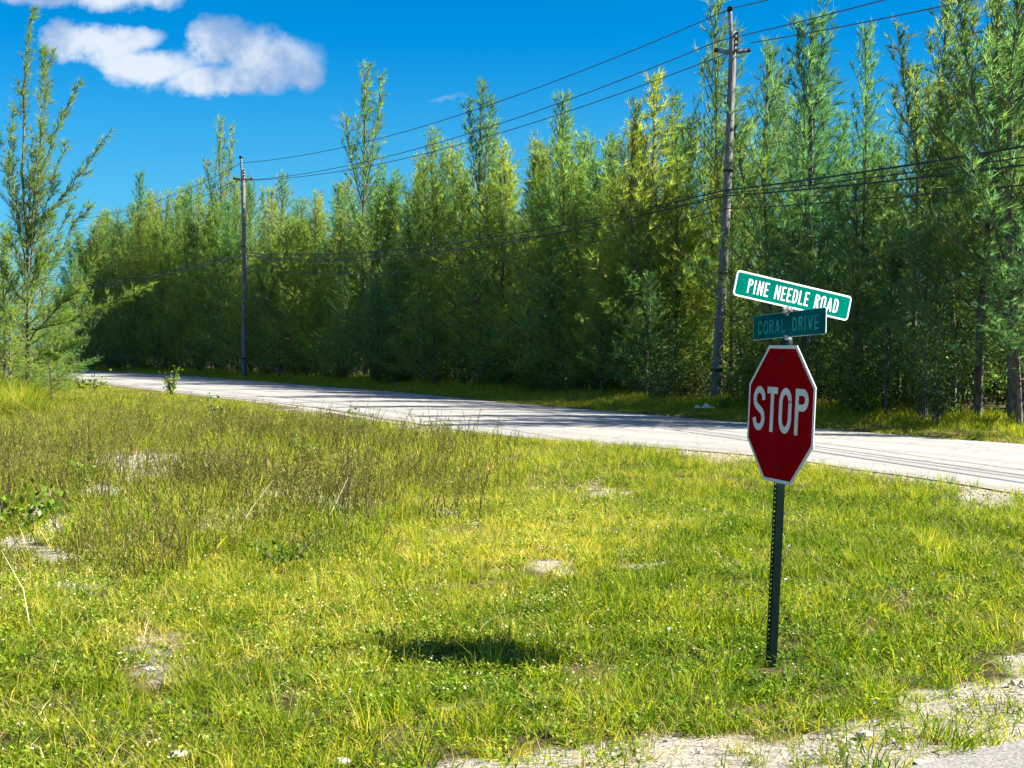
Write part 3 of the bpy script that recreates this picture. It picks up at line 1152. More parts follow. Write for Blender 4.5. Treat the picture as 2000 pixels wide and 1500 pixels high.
def make_tree(seed, H=10.0, nbr=70, spread=1.7, t0=.05, leaders=(), dens=1.0, twl=.52, tip=.34, npt=17, trunk_r=.085, wob=.12, low=1.0, nwid=.0165, nlen=.27, pieces=True, extra=None, broken=0.0):
    rg = np.random.default_rng(seed)
    nt = 16
    ts = np.linspace(0, 1, nt)
    ph = rg.uniform(0, 6.28, 4)
    T = np.stack([wob * np.sin(ts * 5 + ph[0]) * ts + .25 * ts * ts * rg.uniform(-.5, 1.4), wob * np.sin(ts * 4 + ph[1]) * ts, ts * H * (1 - broken)], 1)
    mb = MB()
    mb.tube(T, [trunk_r * (1 - t_) ** .8 + .010 + (broken * .1) for t_ in ts], 6, caps=False)
    parts = []
    branches = []

    def add_branch(P, r, sub=0):
        branches.append(P)
        mb.tube(P, [r * (1 - i / len(P)) + .004 for i in range(len(P))], 3, caps=False)

    for i in range(nbr):
        t_ = t0 + (0.985 - t0) * ((i + rg.random()) / nbr) ** .95
        p0, d0 = along(T, np.array([t_]))
        az = i * 2.4 + rg.uniform(-.5, .5)
        prof = np.interp(t_, [0, .12, .3, .5, .75, .92, 1], [.85 * low, 1.0 * low, 1.05, .86, .54, .33, .13])
        L = spread * prof * rg.uniform(.65, 1.25)
        e0 = math.radians(np.interp(t_, [0, .3, .7, 1], [18, 34, 48, 62]) + rg.uniform(-10, 10))
        e1 = e0 + math.radians(rg.uniform(8, 28))
        ca = np.array([math.cos(az), math.sin(az), 0])
        da_ = ca * math.cos(e0) + np.array([0, 0, math.sin(e0)])
        db = unit(ca * math.cos(e1) + np.array([0, 0, math.sin(e1)]) + WIND * .5)
        P = bezline(p0[0], da_, db, L, 5)
        add_branch(P, .006 + .014 * L / spread)
        parts.append(foliage_on(P, rg, .155, twl, nlen, nwid, npt, dense=dens))
        if L > .9 * spread:
            for k_ in range(2):
                q0, dd = along(P, np.array([rg.uniform(.25, .6)]))
                P2_ = bezline(q0[0], unit(dd[0] + rg.normal(size=3) * .45), unit(dd[0] + np.array([0, 0, .6])), L * .5, 4)
                add_branch(P2_, .008)
                parts.append(foliage_on(P2_, rg, .16, twl * .9, nlen, nwid, npt, dense=dens))
    for (lt, laz, ltilt, lL) in leaders:
        p0, d0 = along(T, np.array([lt]))
        ca = np.array([math.cos(laz), math.sin(laz), 0])
        da_ = unit(ca * math.sin(math.radians(ltilt)) + np.array([0, 0, math.cos(math.radians(ltilt))]))
        db = unit(ca * math.sin(math.radians(ltilt * .3)) + np.array([0, 0, 1]))
        P = bezline(p0[0], da_, db, lL, 10)
        add_branch(P, .035)
        nsub = int(lL / .16)
        for k_ in range(nsub):
            s_ = .12 + .88 * (k_ + rg.random()) / nsub
            q0, dd = along(P, np.array([min(s_, .995)]))
            az = k_ * 2.4
            ca2 = np.array([math.cos(az), math.sin(az), 0])
            Ls = (.95 - .75 * s_) * spread * .62 * rg.uniform(.6, 1.2)
            Pq = bezline(q0[0], unit(ca2 * .8 + dd[0] * .8), unit(ca2 * .5 + dd[0] * 1.1 + WIND * .4), Ls, 3)
            add_branch(Pq, .008)
            parts.append(foliage_on(Pq, rg, .17, twl * .75, nlen, nwid, npt, dense=dens * .9))
        parts.append(foliage_on(P, rg, .09, .16, nlen * .8, nwid, npt, s0=.5, dense=.8))
    for k_ in range(5):
        q0, dd = along(T, np.array([rg.uniform(.15, .8)]))
        az = rg.uniform(0, 6.28)
        v_ = unit(np.array([math.cos(az), math.sin(az), rg.uniform(.2, 1.0)]))
        add_branch(bezline(q0[0], v_, unit(v_ + rg.normal(size=3) * .5), rg.uniform(.8, 1.7), 4), .010)
    if extra is not None:
        extra(add_branch, parts, rg)
    # the leading shoot
    parts.append(foliage_on(T[int(nt * .6):], rg, .07, tip, nlen * .8, nwid, npt, s0=.05, dense=.9))
    bs = np.concatenate([p[0] for p in parts])
    nd = np.concatenate([p[1] for p in parts])
    ll = np.concatenate([p[2] for p in parts])
    ww = np.concatenate([p[3] for p in parts])
    tn = np.concatenate([p[4] for p in parts])
    V, F = blades_mesh(bs, nd, ll, ww, rg)
    return (V, F, np.repeat(tn, 3)), mb


CROWN, TRUNK = [], []


def register(seed, mat=None, **kw):
    (V, F, tn), mb = make_tree(seed, **kw)
    CROWN.append(mesh_of('crown', V, F, mat or M_needle, tone=tn))
    TRUNK.append(mb.mesh('trunk', M_bark))
    return len(CROWN) - 1


# dense bushy kinds
K_dense = [register(11, nbr=80, spread=2.6, dens=.82), register(12, nbr=78, spread=2.4, dens=.82, leaders=((.45, 1.0, 16, 4.6),)),
           register(13, nbr=78, spread=2.7, dens=.8, leaders=((.35, 4.0, 20, 4.8), (.5, 2.0, 14, 3.8))), register(14, nbr=80, spread=2.5, low=1.2, dens=.82),
           register(15, nbr=74, spread=2.3, dens=.82, leaders=((.55, .3, 12, 3.6),)), register(16, nbr=80, spread=2.4, dens=.9, broken=.06, tip=.5)]
# airy kinds with a bare lower stem and feathery tip
K_airy = [register(21, M_needle_blue, nbr=66, spread=2.0, t0=.20, dens=.95, leaders=((.5, 0.2, 14, 4.4),)),
          register(22, M_needle_blue, nbr=64, spread=2.2, t0=.22, dens=.9, leaders=((.42, 3.3, 18, 4.6), (.58, .4, 16, 3.6))),
          register(23, M_needle, nbr=74, spread=1.9, t0=.14, dens=1.0)]
# spire kind: nearly naked tall leading shoots above a bushy base
K_spire = [register(31, M_needle, nbr=74, spread=1.6, dens=.9, tip=.34, twl=.38, leaders=((.58, 0.1, 15, 3.9), (.55, 3.2, 24, 2.9)), npt=15),
           register(32, M_needle_blue, nbr=70, spread=1.5, dens=.9, tip=.36, twl=.40, leaders=((.62, 2.8, 12, 3.3), (.60, .2, 12, 3.5)), npt=15)]
# blunt tufted tops
K_blunt = [register(41, M_needle_blue, nbr=78, spread=1.8, broken=.12, t0=.22, tip=.7, twl=.5, leaders=((.7, .4, 10, 2.9), (.72, 3.0, 12, 2.5)), dens=1.0)]

tree_i = [0]


def plant(kind, x, y, h, w, rot, label, cat='tree', group=None, name='casuarina_tree', lean=0.0):
    root = bpy.data.objects.new(name, None)
    COL.objects.link(root)
    root.location = (x, y, float(ground_z(x, y)) - .03)
    root.rotation_euler = (lean * .3, lean, rot)
    root.scale = (w, w, h / 10.0)
    root.empty_display_size = .5
    if label:
        tag(root, label, cat, group)
    link('crown', CROWN[kind], root)
    link('trunk', TRUNK[kind], root)
    tree_i[0] += 1
    return root


def perp_off(Y, off):
    """point at distance off beyond the far road edge at parameter Y"""
    x = float(far_x(Y))
    dx = float(far_x(Y + .5) - far_x(Y - .5))
    d = np.array([dx, 1.0])
    d /= np.linalg.norm(d)
    n_ = np.array([d[1], -d[0]])
    return x + n_[0] * off, Y + n_[1] * off


SKYLINE = np.array([(-100, 470), (100, 440), (160, 425), (200, 425), (245, 398), (280, 385), (330, 395), (400, 372), (430, 372), (520, 360), (600, 385), (660, 380), (700, 340), (760, 330), (800, 305),
                    (860, 285), (905, 290), (940, 262), (1000, 300), (1040, 270), (1090, 245), (1150, 262), (1200, 262), (1270, 210), (1320, 225), (1385, 190), (1440, 230), (1480, 190),
                    (1530, 200), (1590, 150), (1650, 250), (1700, 270), (1740, 300), (1800, 230), (1860, 120), (1930, 60), (2000, 10), (2150, -60)])


def verge(Y):
    return float(np.interp(Y, [20, 28, 40, 50, 70, 90, 140], [2.5, 2.8, 4.0, 4.2, 3.6, 3.3, 2.4]))


def h_for(x, y, py):
    px = 1000 + FPX * x / y
    return at(px, py, y)[2]


ZL = ['left of the distant pole', 'between the two utility poles', 'right of the road signs']

# individually recognisable trees: (column, top row, depth offset behind the front, kind, width, label)
SPECIAL = [
    (430, 235, 3.0, K_spire[0], .9, 'casuarina whose thin feathered shoots rise above its neighbours just left of the distant pole'),
    (275, 340, 3.0, K_airy[2], .9, 'slender casuarina tip standing up from the lower canopy far left of the distant pole'),
    (700, 132, 2.0, K_spire[0], 1.0, 'tall casuarina with two bare feathery spires against the sky right of the distant pole'),
    (940, 165, 2.5, K_spire[1], 1.05, 'casuarina with a dark ragged tuft top crossed by the highest power wire'),
    (848, 262, 1.5, K_dense[2], .9, 'bushy casuarina left of the dark tuft top tree, crossed by two wires'),
    (1092, 190, 1.8, K_airy[2], 1.0, 'pointed casuarina with a narrow dark tip midway along the wood'),
    (1270, 150, 1.2, K_airy[2], 1.2, 'tall yellow-green casuarina cone midway between wood centre and tall pole'),
    (1385, 8, 3.4, K_airy[0], .95, 'tallest thin casuarina immediately left of the tall utility pole top'),
    (1500, 92, 2.8, K_airy[1], 1.15, 'leaning casuarina immediately right of the tall utility pole'),
    (1572, 52, 1.5, K_blunt[0], 1.15, 'tall casuarina with a blunt rounded tufted crown right of the tall pole'),
    (1688, 60, 2.0, K_airy[2], .75, 'thin casuarina with a single tufted plume top above the street name blade'),
    (1790, 145, 2.2, K_airy[0], .95, 'open casuarina with arching side shoots left of the tall right hand group'),
    (1838, -40, 1.6, K_airy[1], 1.0, 'tall dark stemmed casuarina reaching the top of the view near the right edge'),
    (1905, -90, 1.0, K_airy[0], 1.15, 'broad open casuarina reaching above the view, second from the right edge'),
    (1972, -130, .8, K_airy[1], 1.2, 'tall casuarina with a dark trunk at the right edge of the view'),
    (1240, 215, .8, K_dense[1], 1.0, 'bushy light green casuarina with slim pale trunk, front row, well left of the tall pole'),
    (545, 352, .2, K_dense[3], .95, 'front row casuarina with visible pale trunk just right of the distant pole'),
]
placed = []


def col_to_pt(px, extra):
    """walk the tree line until it meets column px"""
    best = None
    for Y in np.arange(12, 150, .25):
        x, y = perp_off(Y, verge(Y) + extra)
        c = 1000 + FPX * x / y
        if best is None or abs(c - px) < best[0]:
            best = (abs(c - px), x, y)
    return best[1], best[2]


for px, py, ex_, kd, w, lb in SPECIAL:
    x, y = col_to_pt(px, ex_)
    h = h_for(x, y, py)
    top_k = 10.0 * (.88 if kd in K_blunt else 1.0)
    plant(kd, x, y, h * 10 / top_k if kd in K_blunt else h, w * (h / 10) ** .6, rng.uniform(-.5, .5), lb, group='notable casuarinas of the roadside wood', lean=random.uniform(-.02, .03))
    placed.append((x, y))

ROWED = []
rows = [(0.0, 1.5, .62, 1.08), (1.3, 1.35, .92, 1.08), (2.8, 1.35, 1.0, 1.0), (4.6, 2.4, .97, .85), (6.8, 3.2, .60, 1.3), (9.5, 3.8, .50, 1.5)]
for ri, (off_, sp, hf, wf) in enumerate(rows):
    Y = 24.0 if ri < 3 else 27.0
    while Y < 128:
        o_ = verge(Y) + off_ + rng.uniform(-.5, .6)
        x, y = perp_off(Y, o_)
        stepY = sp * rng.uniform(.75, 1.3) * (1.0 if Y < 60 else 1.25)
        Y += stepY * .9
        px = 1000 + FPX * x / y
        if px > 2120 or px < -60:
            continue
        if min([math.hypot(x - a_, y - b_) for a_, b_ in placed] + [9]) < .75:
            continue
        if math.hypot(x - P1[0], y - P1[1]) < 2.6 or math.hypot(x - P2[0], y - P2[1]) < 1.0:
            continue
        sky_py = np.interp(px, SKYLINE[:, 0], SKYLINE[:, 1])
        H = h_for(x, y, sky_py + abs(rng.normal(0, 14)) - 14 + 90 * (float(fbm(px / 60.0, ri * 3.7, 1.0, 120)) - .42))
        hh = H * np.clip(hf + (rng.uniform(-.16, .02) if ri != 2 else rng.uniform(-.07, .04)), .4, 1.05)
        if ri == 0 and rng.random() < .35:
            hh *= .7
        if px > 1560:
            kd = random.choice(K_airy + K_dense[:2] + K_airy) if ri else random.choice(K_airy)
            zone = 2
            if ri >= 4:
                kd = random.choice(K_dense)
                hh *= .8
        else:
            kd = K_airy[2] if ri == 3 else random.choice(K_dense + K_dense + K_airy[2:] + K_blunt)
            zone = 0 if px < 470 else 1
        if rng.random() < .05:
            continue
        if abs(px - 1405) < 60 and y < Y1 + 1.6:
            continue
        if abs(px - 475) < 25 and y < Y2 + 2:
            continue
        o_t = plant(kd, x, y, max(hh, 3), wf * (max(hh, 3) / 10) ** .5 * rng.uniform(.85, 1.2), rng.uniform(0, 6.28), None, lean=random.uniform(-.03, .04))
        ROWED.append((min(ri, 2), px, max(hh, 3), o_t))
        placed.append((x, y))

TENS = ['twenty-first', 'twenty-second', 'twenty-third', 'twenty-fourth', 'twenty-fifth', 'twenty-sixth', 'twenty-seventh', 'twenty-eighth', 'twenty-ninth', 'thirtieth']
ORD = ['first', 'second', 'third', 'fourth', 'fifth', 'sixth', 'seventh', 'eighth', 'ninth', 'tenth', 'eleventh', 'twelfth', 'thirteenth',
       'fourteenth', 'fifteenth', 'sixteenth', 'seventeenth', 'eighteenth', 'nineteenth', 'twentieth'] + TENS
MARKS = [(-100, 'the left edge'), (430, 'the feathery treetops beside the distant pole'), (700, 'the tree with two bare spires'), (940, 'the dark tuft topped tree'), (1092, 'the narrow pointed tree'),
         (1270, 'the tall yellow-green cone'), (1405, 'the tall utility pole'), (1572, 'the blunt crowned tree'), (1790, 'the arching open tree')]
for rw in (0, 1, 2):
    rn = ['front row', 'second row', 'deep inside the wood'][rw]
    for mi, (mx_, mn) in enumerate(MARKS):
        hi = MARKS[mi + 1][0] if mi + 1 < len(MARKS) else 9999
        L_ = sorted([q for q in ROWED if q[0] == rw and mx_ <= q[1] < hi], key=lambda q: q[1])
        for k_, q in enumerate(L_):
            if rw < 2:
                tag(q[3], '%s casuarina, %s to the right of %s' % (rn, ORD[min(k_, 29)], mn), 'tree', 'casuarinas of the %s' % rn)
            else:
                sz = 'tall' if q[2] > 9 else ('medium' if q[2] > 7.5 else 'short')
                tag(q[3], '%s casuarina deep in the wood right of %s' % (sz, mn), 'tree', '%s casuarinas deep in the wood right of %s' % (sz, mn))

# ---- the young casuarina on the near side, far left
YT = 46.0


def young_extra(add_branch, parts, rg):
    o = at(52, 728, YT)
    o[2] = 0

    def pl(pts, r, step=.095, tw=.34, dens=1.0):
        P = []
        for a_, b_, dy in pts:
            q = at(a_, b_, YT + dy)
            P.append(q - o)
        P = np.array(P)
        P = np.stack([np.interp(np.linspace(0, 1, 14), np.linspace(0, 1, len(P)), P[:, k_]) for k_ in range(3)], 1)
        P[1:-1] += rg.normal(size=(12, 3)) * .035
        add_branch(P, r)
        parts.append(foliage_on(P, rg, step, tw * .95, .22, .013, 15, s0=.12, dense=dens))
        L = np.linalg.norm(np.diff(P, axis=0), axis=1).sum()
        for k_ in range(int(L / .22)):
            s_ = .12 + .85 * rg.random()
            q0, dd = along(P, np.array([s_]))
            Pq = bezline(q0[0], unit(dd[0] + rg.normal(size=3) * .6), unit(dd[0] + rg.normal(size=3) * .35 + np.array([0.1, 0, .4])), rg.uniform(.35, 1.0) * (1.15 - s_), 4)
            add_branch(Pq, .006)
            parts.append(foliage_on(Pq, rg, .09, .30, .22, .013, 14, dense=1.0))
    # leaders and long upswept limbs
    pl([(58, 560, 0), (45, 400, 0), (44, 230, 0), (50, 120, 0), (66, 12, 0)], .05, tw=.24)
    pl([(60, 480, 0), (70, 330, -.3), (85, 210, -.3), (103, 96, -.3)], .035, tw=.28)
    pl([(66, 400, 0), (82, 280, .3), (84, 130, .3), (86, 92, .3)], .02, tw=.25)
    pl([(60, 520, 0), (82, 330, .4), (118, 230, .5), (156, 158, .6)], .03, tw=.22)
    pl([(62, 470, 0), (100, 410, -.4), (160, 335, -.6), (219, 250, -.8)], .035, tw=.24)
    pl([(60, 500, 0), (95, 380, -.6), (128, 275, -.8)], .02, tw=.2)
    pl([(48, 520, 0), (30, 400, .4), (10, 300, .5), (-30, 220, .5)], .03)
    pl([(48, 480, 0), (20, 330, -.4), (24, 200, -.4)], .02)
    pl([(58, 560, 0), (90, 500, -.6), (140, 400, -.7)], .025, tw=.3)
    pl([(58, 600, 0), (100, 520, .6), (150, 430, .8), (180, 400, .8)], .025, tw=.36)
    pl([(60, 640, 0), (130, 625, -.8), (220, 592, -1.0), (298, 552, -1.2)], .035, tw=.42, dens=1.6)
    pl([(60, 660, 0), (110, 600, -.6), (160, 560, -.8), (200, 480, -.8)], .03, tw=.42, dens=1.4)
    pl([(52, 650, 0), (10, 600, -.6), (-40, 560, -.8)], .03, tw=.42, dens=1.4)
    pl([(52, 600, 0), (5, 520, .3), (-30, 420, .8)], .03, tw=.42, dens=1.4)
    pl([(55, 690, 0), (110, 690, -.7), (150, 665, -.8)], .02, tw=.4, dens=1.5)
    pl([(55, 690, 0), (-10, 680, -.7), (-60, 650, -.8)], .02, tw=.4, dens=1.5)
    pl([(56, 570, 0), (30, 480, -.8), (0, 440, -1.2)], .02, tw=.42, dens=1.4)
    pl([(56, 590, 0), (85, 470, -.9), (105, 400, -1.2)], .02, tw=.38, dens=1.2)


H_y = at(52, 330, YT)[2]
ky = register(51, M_needle_young, H=H_y, nbr=46, spread=1.5, dens=1.0, trunk_r=.07, wob=.05, extra=young_extra, twl=.44, npt=16, low=1.2)
xy = at(52, 728, YT)
yr = plant(ky, xy[0], xy[1], 10.0, 1.0, 0, 'lone young casuarina with long upswept feathery limbs on the near side at the left edge', group=None)
# companions round its foot
for i, (px, py, Y_, kd, lb) in enumerate([(8, 470, 49, K_dense[3], 'bushy casuarina behind the lone young tree at the left edge'),
                                          (-45, 430, 50, K_dense[0], 'casuarina half outside the left edge beside the lone young tree'),
                                          (112, 560, 56, K_dense[2], 'short bushy casuarina just right of the lone young tree, by the road end'),
                                          (150, 500, 100, K_dense[1], 'distant casuarina seen past the right side of the lone young tree'),
                                          (85, 460, 95, K_dense[4], 'far casuarina glimpsed between limbs of the lone young tree'),
                                          (20, 600, 44, K_dense[0], 'low yellow-green casuarina bush at the foot of the lone young tree'),
                                          (100, 640, 46, K_dense[3], 'low casuarina sapling spreading over the road end at the left')]):
    q = at(px, py, Y_)
    plant(kd, q[0], q[1], q[2], .62 * (q[2] / 4.0) ** .5 if q[2] < 5 else .9, rng.uniform(0, 6), lb, group='casuarinas around the lone young tree')

# ------------------------------------------------------------------ shrubs and saplings


def make_shrub(seed, h=2.0, r=1.2, n=1500, leaf=.085, mat=None, stems=9, upright=False):
    rg = np.random.default_rng(seed)
    mb = MB()
    cs = []
    for i in range(stems):
        az = rg.uniform(0, 6.28)
        e = rg.uniform(.5, 1.35) if not upright else rg.uniform(1.1, 1.5)
        L = h * rg.uniform(.6, 1.05)
        P = bezline(np.array([rg.normal() * .05, rg.normal() * .05, -.05]), np.array([math.cos(az) * math.cos(e), math.sin(az) * math.cos(e), math.sin(e)]) * 1.0,
                    unit(np.array([math.cos(az) * r / h, math.sin(az) * r / h, 1.0])), L, 6)
        mb.tube(P, [.018 * (1 - k_ / 7) + .004 for k_ in range(7)], 4, caps=False)
        cs.append(P)
    V, F, T = [], [], []
    per = n // stems
    for P in cs:
        s = rg.uniform(.2, 1, per)
        p, d = along(P, np.minimum(s, .999))
        p = p + rg.normal(size=(per, 3)) * np.array([.17, .17, .13]) * r * (.4 + s[:, None])
        p[:, 2] = np.abs(p[:, 2])
        dd = unit(rg.normal(size=(per, 3)) + np.array([0, 0, .25]))
        sd = unit(np.cross(dd, rg.normal(size=(per, 3))))
        L = leaf * rg.uniform(.6, 1.3, per)[:, None]
        q = np.stack([p, p + dd * L * .5 + sd * L * .28, p + dd * L, p + dd * L * .5 - sd * L * .28], 1)
        V.append(q.reshape(-1, 3))
        T.append(np.repeat(rg.random(per), 4))
    V = np.concatenate(V)
    F = np.arange(len(V)).reshape(-1, 4)
    return mesh_of('leaves', V, F, mat or M_leaf, tone=np.concatenate(T)), mb.mesh('stems', M_bark)


SHR = [make_shrub(61), make_shrub(62, h=2.6, r=1.4, n=2000), make_shrub(63, h=1.4, r=1.3, n=1300), make_shrub(64, h=3.2, r=1.2, n=2000, upright=True)]


def plant_shrub(kind, x, y, s, label, group, name='shrub', cat='shrub'):
    root = bpy.data.objects.new(name, None)
    COL.objects.link(root)
    root.location = (x, y, float(ground_z(x, y)) - .02)
    root.rotation_euler = (0, 0, random.uniform(0, 6.28))
    root.scale = (s, s, s * random.uniform(.85, 1.15))
    tag(root, label, cat, group)
    link('leaves', kind[0], root)
    link('stems', kind[1], root)
    return root


SHRC = make_shrub(66, h=1.8, r=1.3, n=1600, leaf=.10, mat=M_sapling)
SHRB = make_shrub(65, h=2.4, r=1.5, n=1800, leaf=.11, mat=M_sapling)
for (px, py, ex_, kd, s, lb) in [(1290, 0, -.9, SHR[1], .8, 'light green shrub at the road verge left of the tall utility pole foot'),
                                 (1090, 0, -1.0, SHR[2], .75, 'pale leafy shrub at the verge near the middle of the wood'),
                                 (1480, 0, -.3, SHR[1], 1.0, 'bright leafy bush below the tall utility pole beside the street name blade'),
                                 (770, 0, -.6, SHR[0], 1.0, 'rounded light green shrub at the foot of the wood, left of centre'),
                                 (520, 0, -.3, SHR[0], .9, 'low shrub beside the foot of the distant utility pole')]:
    x, y = col_to_pt(px, ex_)
    plant_shrub(kd, x, y, s, lb, 'verge shrubs')
Y = 24.0
while Y < 125:
    for o_ in (-.2, 1.4, 3.4):
        x, y = perp_off(Y + rng.uniform(-1, 1), verge(Y) + o_ + rng.uniform(-.6, .6))
        px = 1000 + FPX * x / y
        if -60 < px < 2120 and rng.random() < .95 and not (abs(px - 1402) < 45 and y < Y1 + 2.5):
            zone = 0 if px < 470 else (1 if px < 1460 else 2)
            where = ['left of the distant pole', 'between the two poles', 'right of the tall pole'][zone]
            row_ = 'at the front edge' if o_ < 0 else 'behind the front edge'
            if o_ < 0 and rng.random() < .45:
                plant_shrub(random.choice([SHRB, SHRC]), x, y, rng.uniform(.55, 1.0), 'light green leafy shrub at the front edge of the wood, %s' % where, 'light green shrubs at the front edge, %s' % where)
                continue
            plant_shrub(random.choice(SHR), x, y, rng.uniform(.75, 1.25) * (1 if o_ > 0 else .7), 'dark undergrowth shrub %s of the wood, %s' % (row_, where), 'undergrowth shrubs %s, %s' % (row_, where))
    for o_ in (5.5, 9.5, 13.0):
        x, y = perp_off(Y + rng.uniform(-1, 1), verge(Y) + o_)
        px = 1000 + FPX * x / y
        if 1440 < px < 2120:
            plant_shrub(SHRB, x, y, rng.uniform(1.0, 1.5), 'sunlit yellow-green shrub glimpsed between the trunks right of the signs', 'sunlit shrubs behind the wood')
    Y += 1.75 if Y < 60 else 2.6

for (px, py, kd, s_, lb) in [(75, 772, SHRB, .62, 'bright green bush at the foot of the lone young tree, right of its trunk'),
                            (12, 776, SHRB, .75, 'bright yellow-green bush cut by the left edge below the young tree'),
                            (118, 768, SHR[2], .55, 'low pale bush beside the end of the road at the left')]:
    q = gnd(px, py)
    plant_shrub(kd, q[0], q[1], s_, lb, 'bushes around the lone young tree')
SAP = [make_shrub(71, h=.75, r=.35, n=190, leaf=.085, mat=M_sapling, stems=3, upright=True), make_shrub(72, h=.5, r=.45, n=320, leaf=.075, mat=M_sapling, stems=6)]
for (px, py, kd, s, lb) in [(336, 772, SAP[0], 1.5, 'small leafy sapling standing up against the bright road left of centre'),
                            (170, 762, SAP[1], 2.0, 'leafy bush in the tall grass near the road end at the left'),
                            (432, 838, SAP[0], 1.1, 'leafy sapling in the tall weeds below the distant pole'),
                            (600, 908, SAP[0], .8, 'dark green leafy sapling in the middle of the weedy field'),
                            (25, 1035, SAP[1], 1.15, 'bright green leafy bush at the left edge beside bare sand'),
                            (165, 955, SAP[0], .85, 'small green sapling left of the pale sand patch'),
                            (1500, 1330, SAP[1], .36, 'clump of bright green broad leaves at the foot of the sign post'),
                            (560, 1105, SAP[1], .6, 'low bright green leafy weed below the fallen pale reed'),
                            (700, 858, SAP[0], .9, 'leafy sapling near the road edge in the middle of the field'),
                            (1390, 838, SAP[0], .8, 'tiny yellow-green seedling on the far verge beside the white litter')]:
    q = gnd(px, py)
    if px == 1390:
        q = at(1416, 800, 38.0)
    plant_shrub(kd, q[0], q[1], s, lb, 'saplings and leafy weeds', name='sapling', cat='sapling')

# ------------------------------------------------------------------ ground cover (instanced clumps)


def clump(seed, n, r, h, w, lean=.6, hv=.4, segs=2, curl=.5):
    """a tuft of curved blades"""
    rg = np.random.default_rng(seed)
    V, F, T = [], [], []
    for i in range(n):
        az = rg.uniform(0, 6.28)
        rr = r * math.sqrt(rg.random())
        p = np.array([math.cos(az) * rr, math.sin(az) * rr, -.01])
        a2 = az + rg.normal() * 1.0
        e = math.radians(90 - abs(rg.normal()) * 38 * lean)
        d0 = np.array([math.cos(a2) * math.cos(e), math.sin(a2) * math.cos(e), math.sin(e)])
        d1 = unit(d0 + np.array([math.cos(a2), math.sin(a2), -.6]) * curl * rg.uniform(.4, 1.4))
        L = h * rg.uniform(1 - hv, 1 + hv)
        P = bezline(p, d0, d1, L, segs)
        sd = unit(np.cross(d0, np.array([rg.normal() * .4, rg.normal() * .4, 1])))
        ww = w * rg.uniform(.7, 1.3)
        b0 = len(V)
        for k_ in range(segs):
            f = 1 - .35 * k_
            V += [P[k_] - sd * ww * f / 2, P[k_] + sd * ww * f / 2]
        V.append(P[segs])
        for k_ in range(segs - 1):
            F.append((b0 + 2 * k_, b0 + 2 * k_ + 1, b0 + 2 * k_ + 3, b0 + 2 * k_ + 2))
        F.append((b0 + 2 * (segs - 1), b0 + 2 * (segs - 1) + 1, b0 + 2 * segs))
        T += [rg.random()] * (2 * segs + 1)
    return V, F, T


def stalks(seed, n, r, h):
    """upright thin stems with small side leaves"""
    rg = np.random.default_rng(seed)
    V, F, T = [], [], []
    for i in range(n):
        az = rg.uniform(0, 6.28)
        rr = r * math.sqrt(rg.random())
        p = np.array([math.cos(az) * rr, math.sin(az) * rr, -.02])
        d0 = unit(np.array([rg.normal() * .13 + .04, rg.normal() * .13, 1]))
        L = h * rg.uniform(.55, 1.25)
        P = bezline(p, d0, unit(d0 + np.array([rg.normal() * .35 + .08, rg.normal() * .35, -.1])), L, 3)
        tn = rg.random() * .8
        for a_ in (0, 1.57):
            sd = np.array([math.cos(az + a_), math.sin(az + a_), 0]) * .0035
            b0 = len(V)
            for k_ in range(4):
                V += [P[k_] - sd * (1 - k_ * .2), P[k_] + sd * (1 - k_ * .2)]
                T += [tn] * 2
            F += [(b0 + 2 * k_, b0 + 2 * k_ + 1, b0 + 2 * k_ + 3, b0 + 2 * k_ + 2) for k_ in range(3)]
        m_ = int(L / .020)
        for k_ in range(m_):
            s_ = .15 + .85 * rg.random()
            q, dd = along(P, np.array([min(s_, .99)]))
            ld = unit(dd[0] * .9 + rg.normal(size=3) * .45)
            ll = rg.uniform(.018, .06)
            sd = unit(np.cross(ld, rg.normal(size=3))) * .0045
            b0 = len(V)
            V += [q[0] - sd, q[0] + sd, q[0] + ld * ll]
            T += [tn * .6 + .5 * rg.random()] * 3
            F.append((b0, b0 + 1, b0 + 2))
    return V, F, T


def rosette(seed, n, r, leaf):
    rg = np.random.default_rng(seed)
    V, F, T = [], [], []
    for i in range(n):
        az = rg.uniform(0, 6.28)
        rr = r * math.sqrt(rg.random())
        p = np.array([math.cos(az) * rr, math.sin(az) * rr, rg.uniform(.005, .07)])
        dd = unit(np.array([math.cos(az) + rg.normal() * .7, math.sin(az) + rg.normal() * .7, rg.uniform(.0, .9)]))
        sd = unit(np.cross(dd, np.array([rg.normal() * .3, rg.normal() * .3, 1])))
        L = leaf * rg.uniform(.6, 1.4)
        b0 = len(V)
        V += [p, p + dd * L * .5 + sd * L * .27, p + dd * L, p + dd * L * .5 - sd * L * .27]
        F.append((b0, b0 + 1, b0 + 2, b0 + 3))
        T += [rg.random()] * 4
    return V, F, T


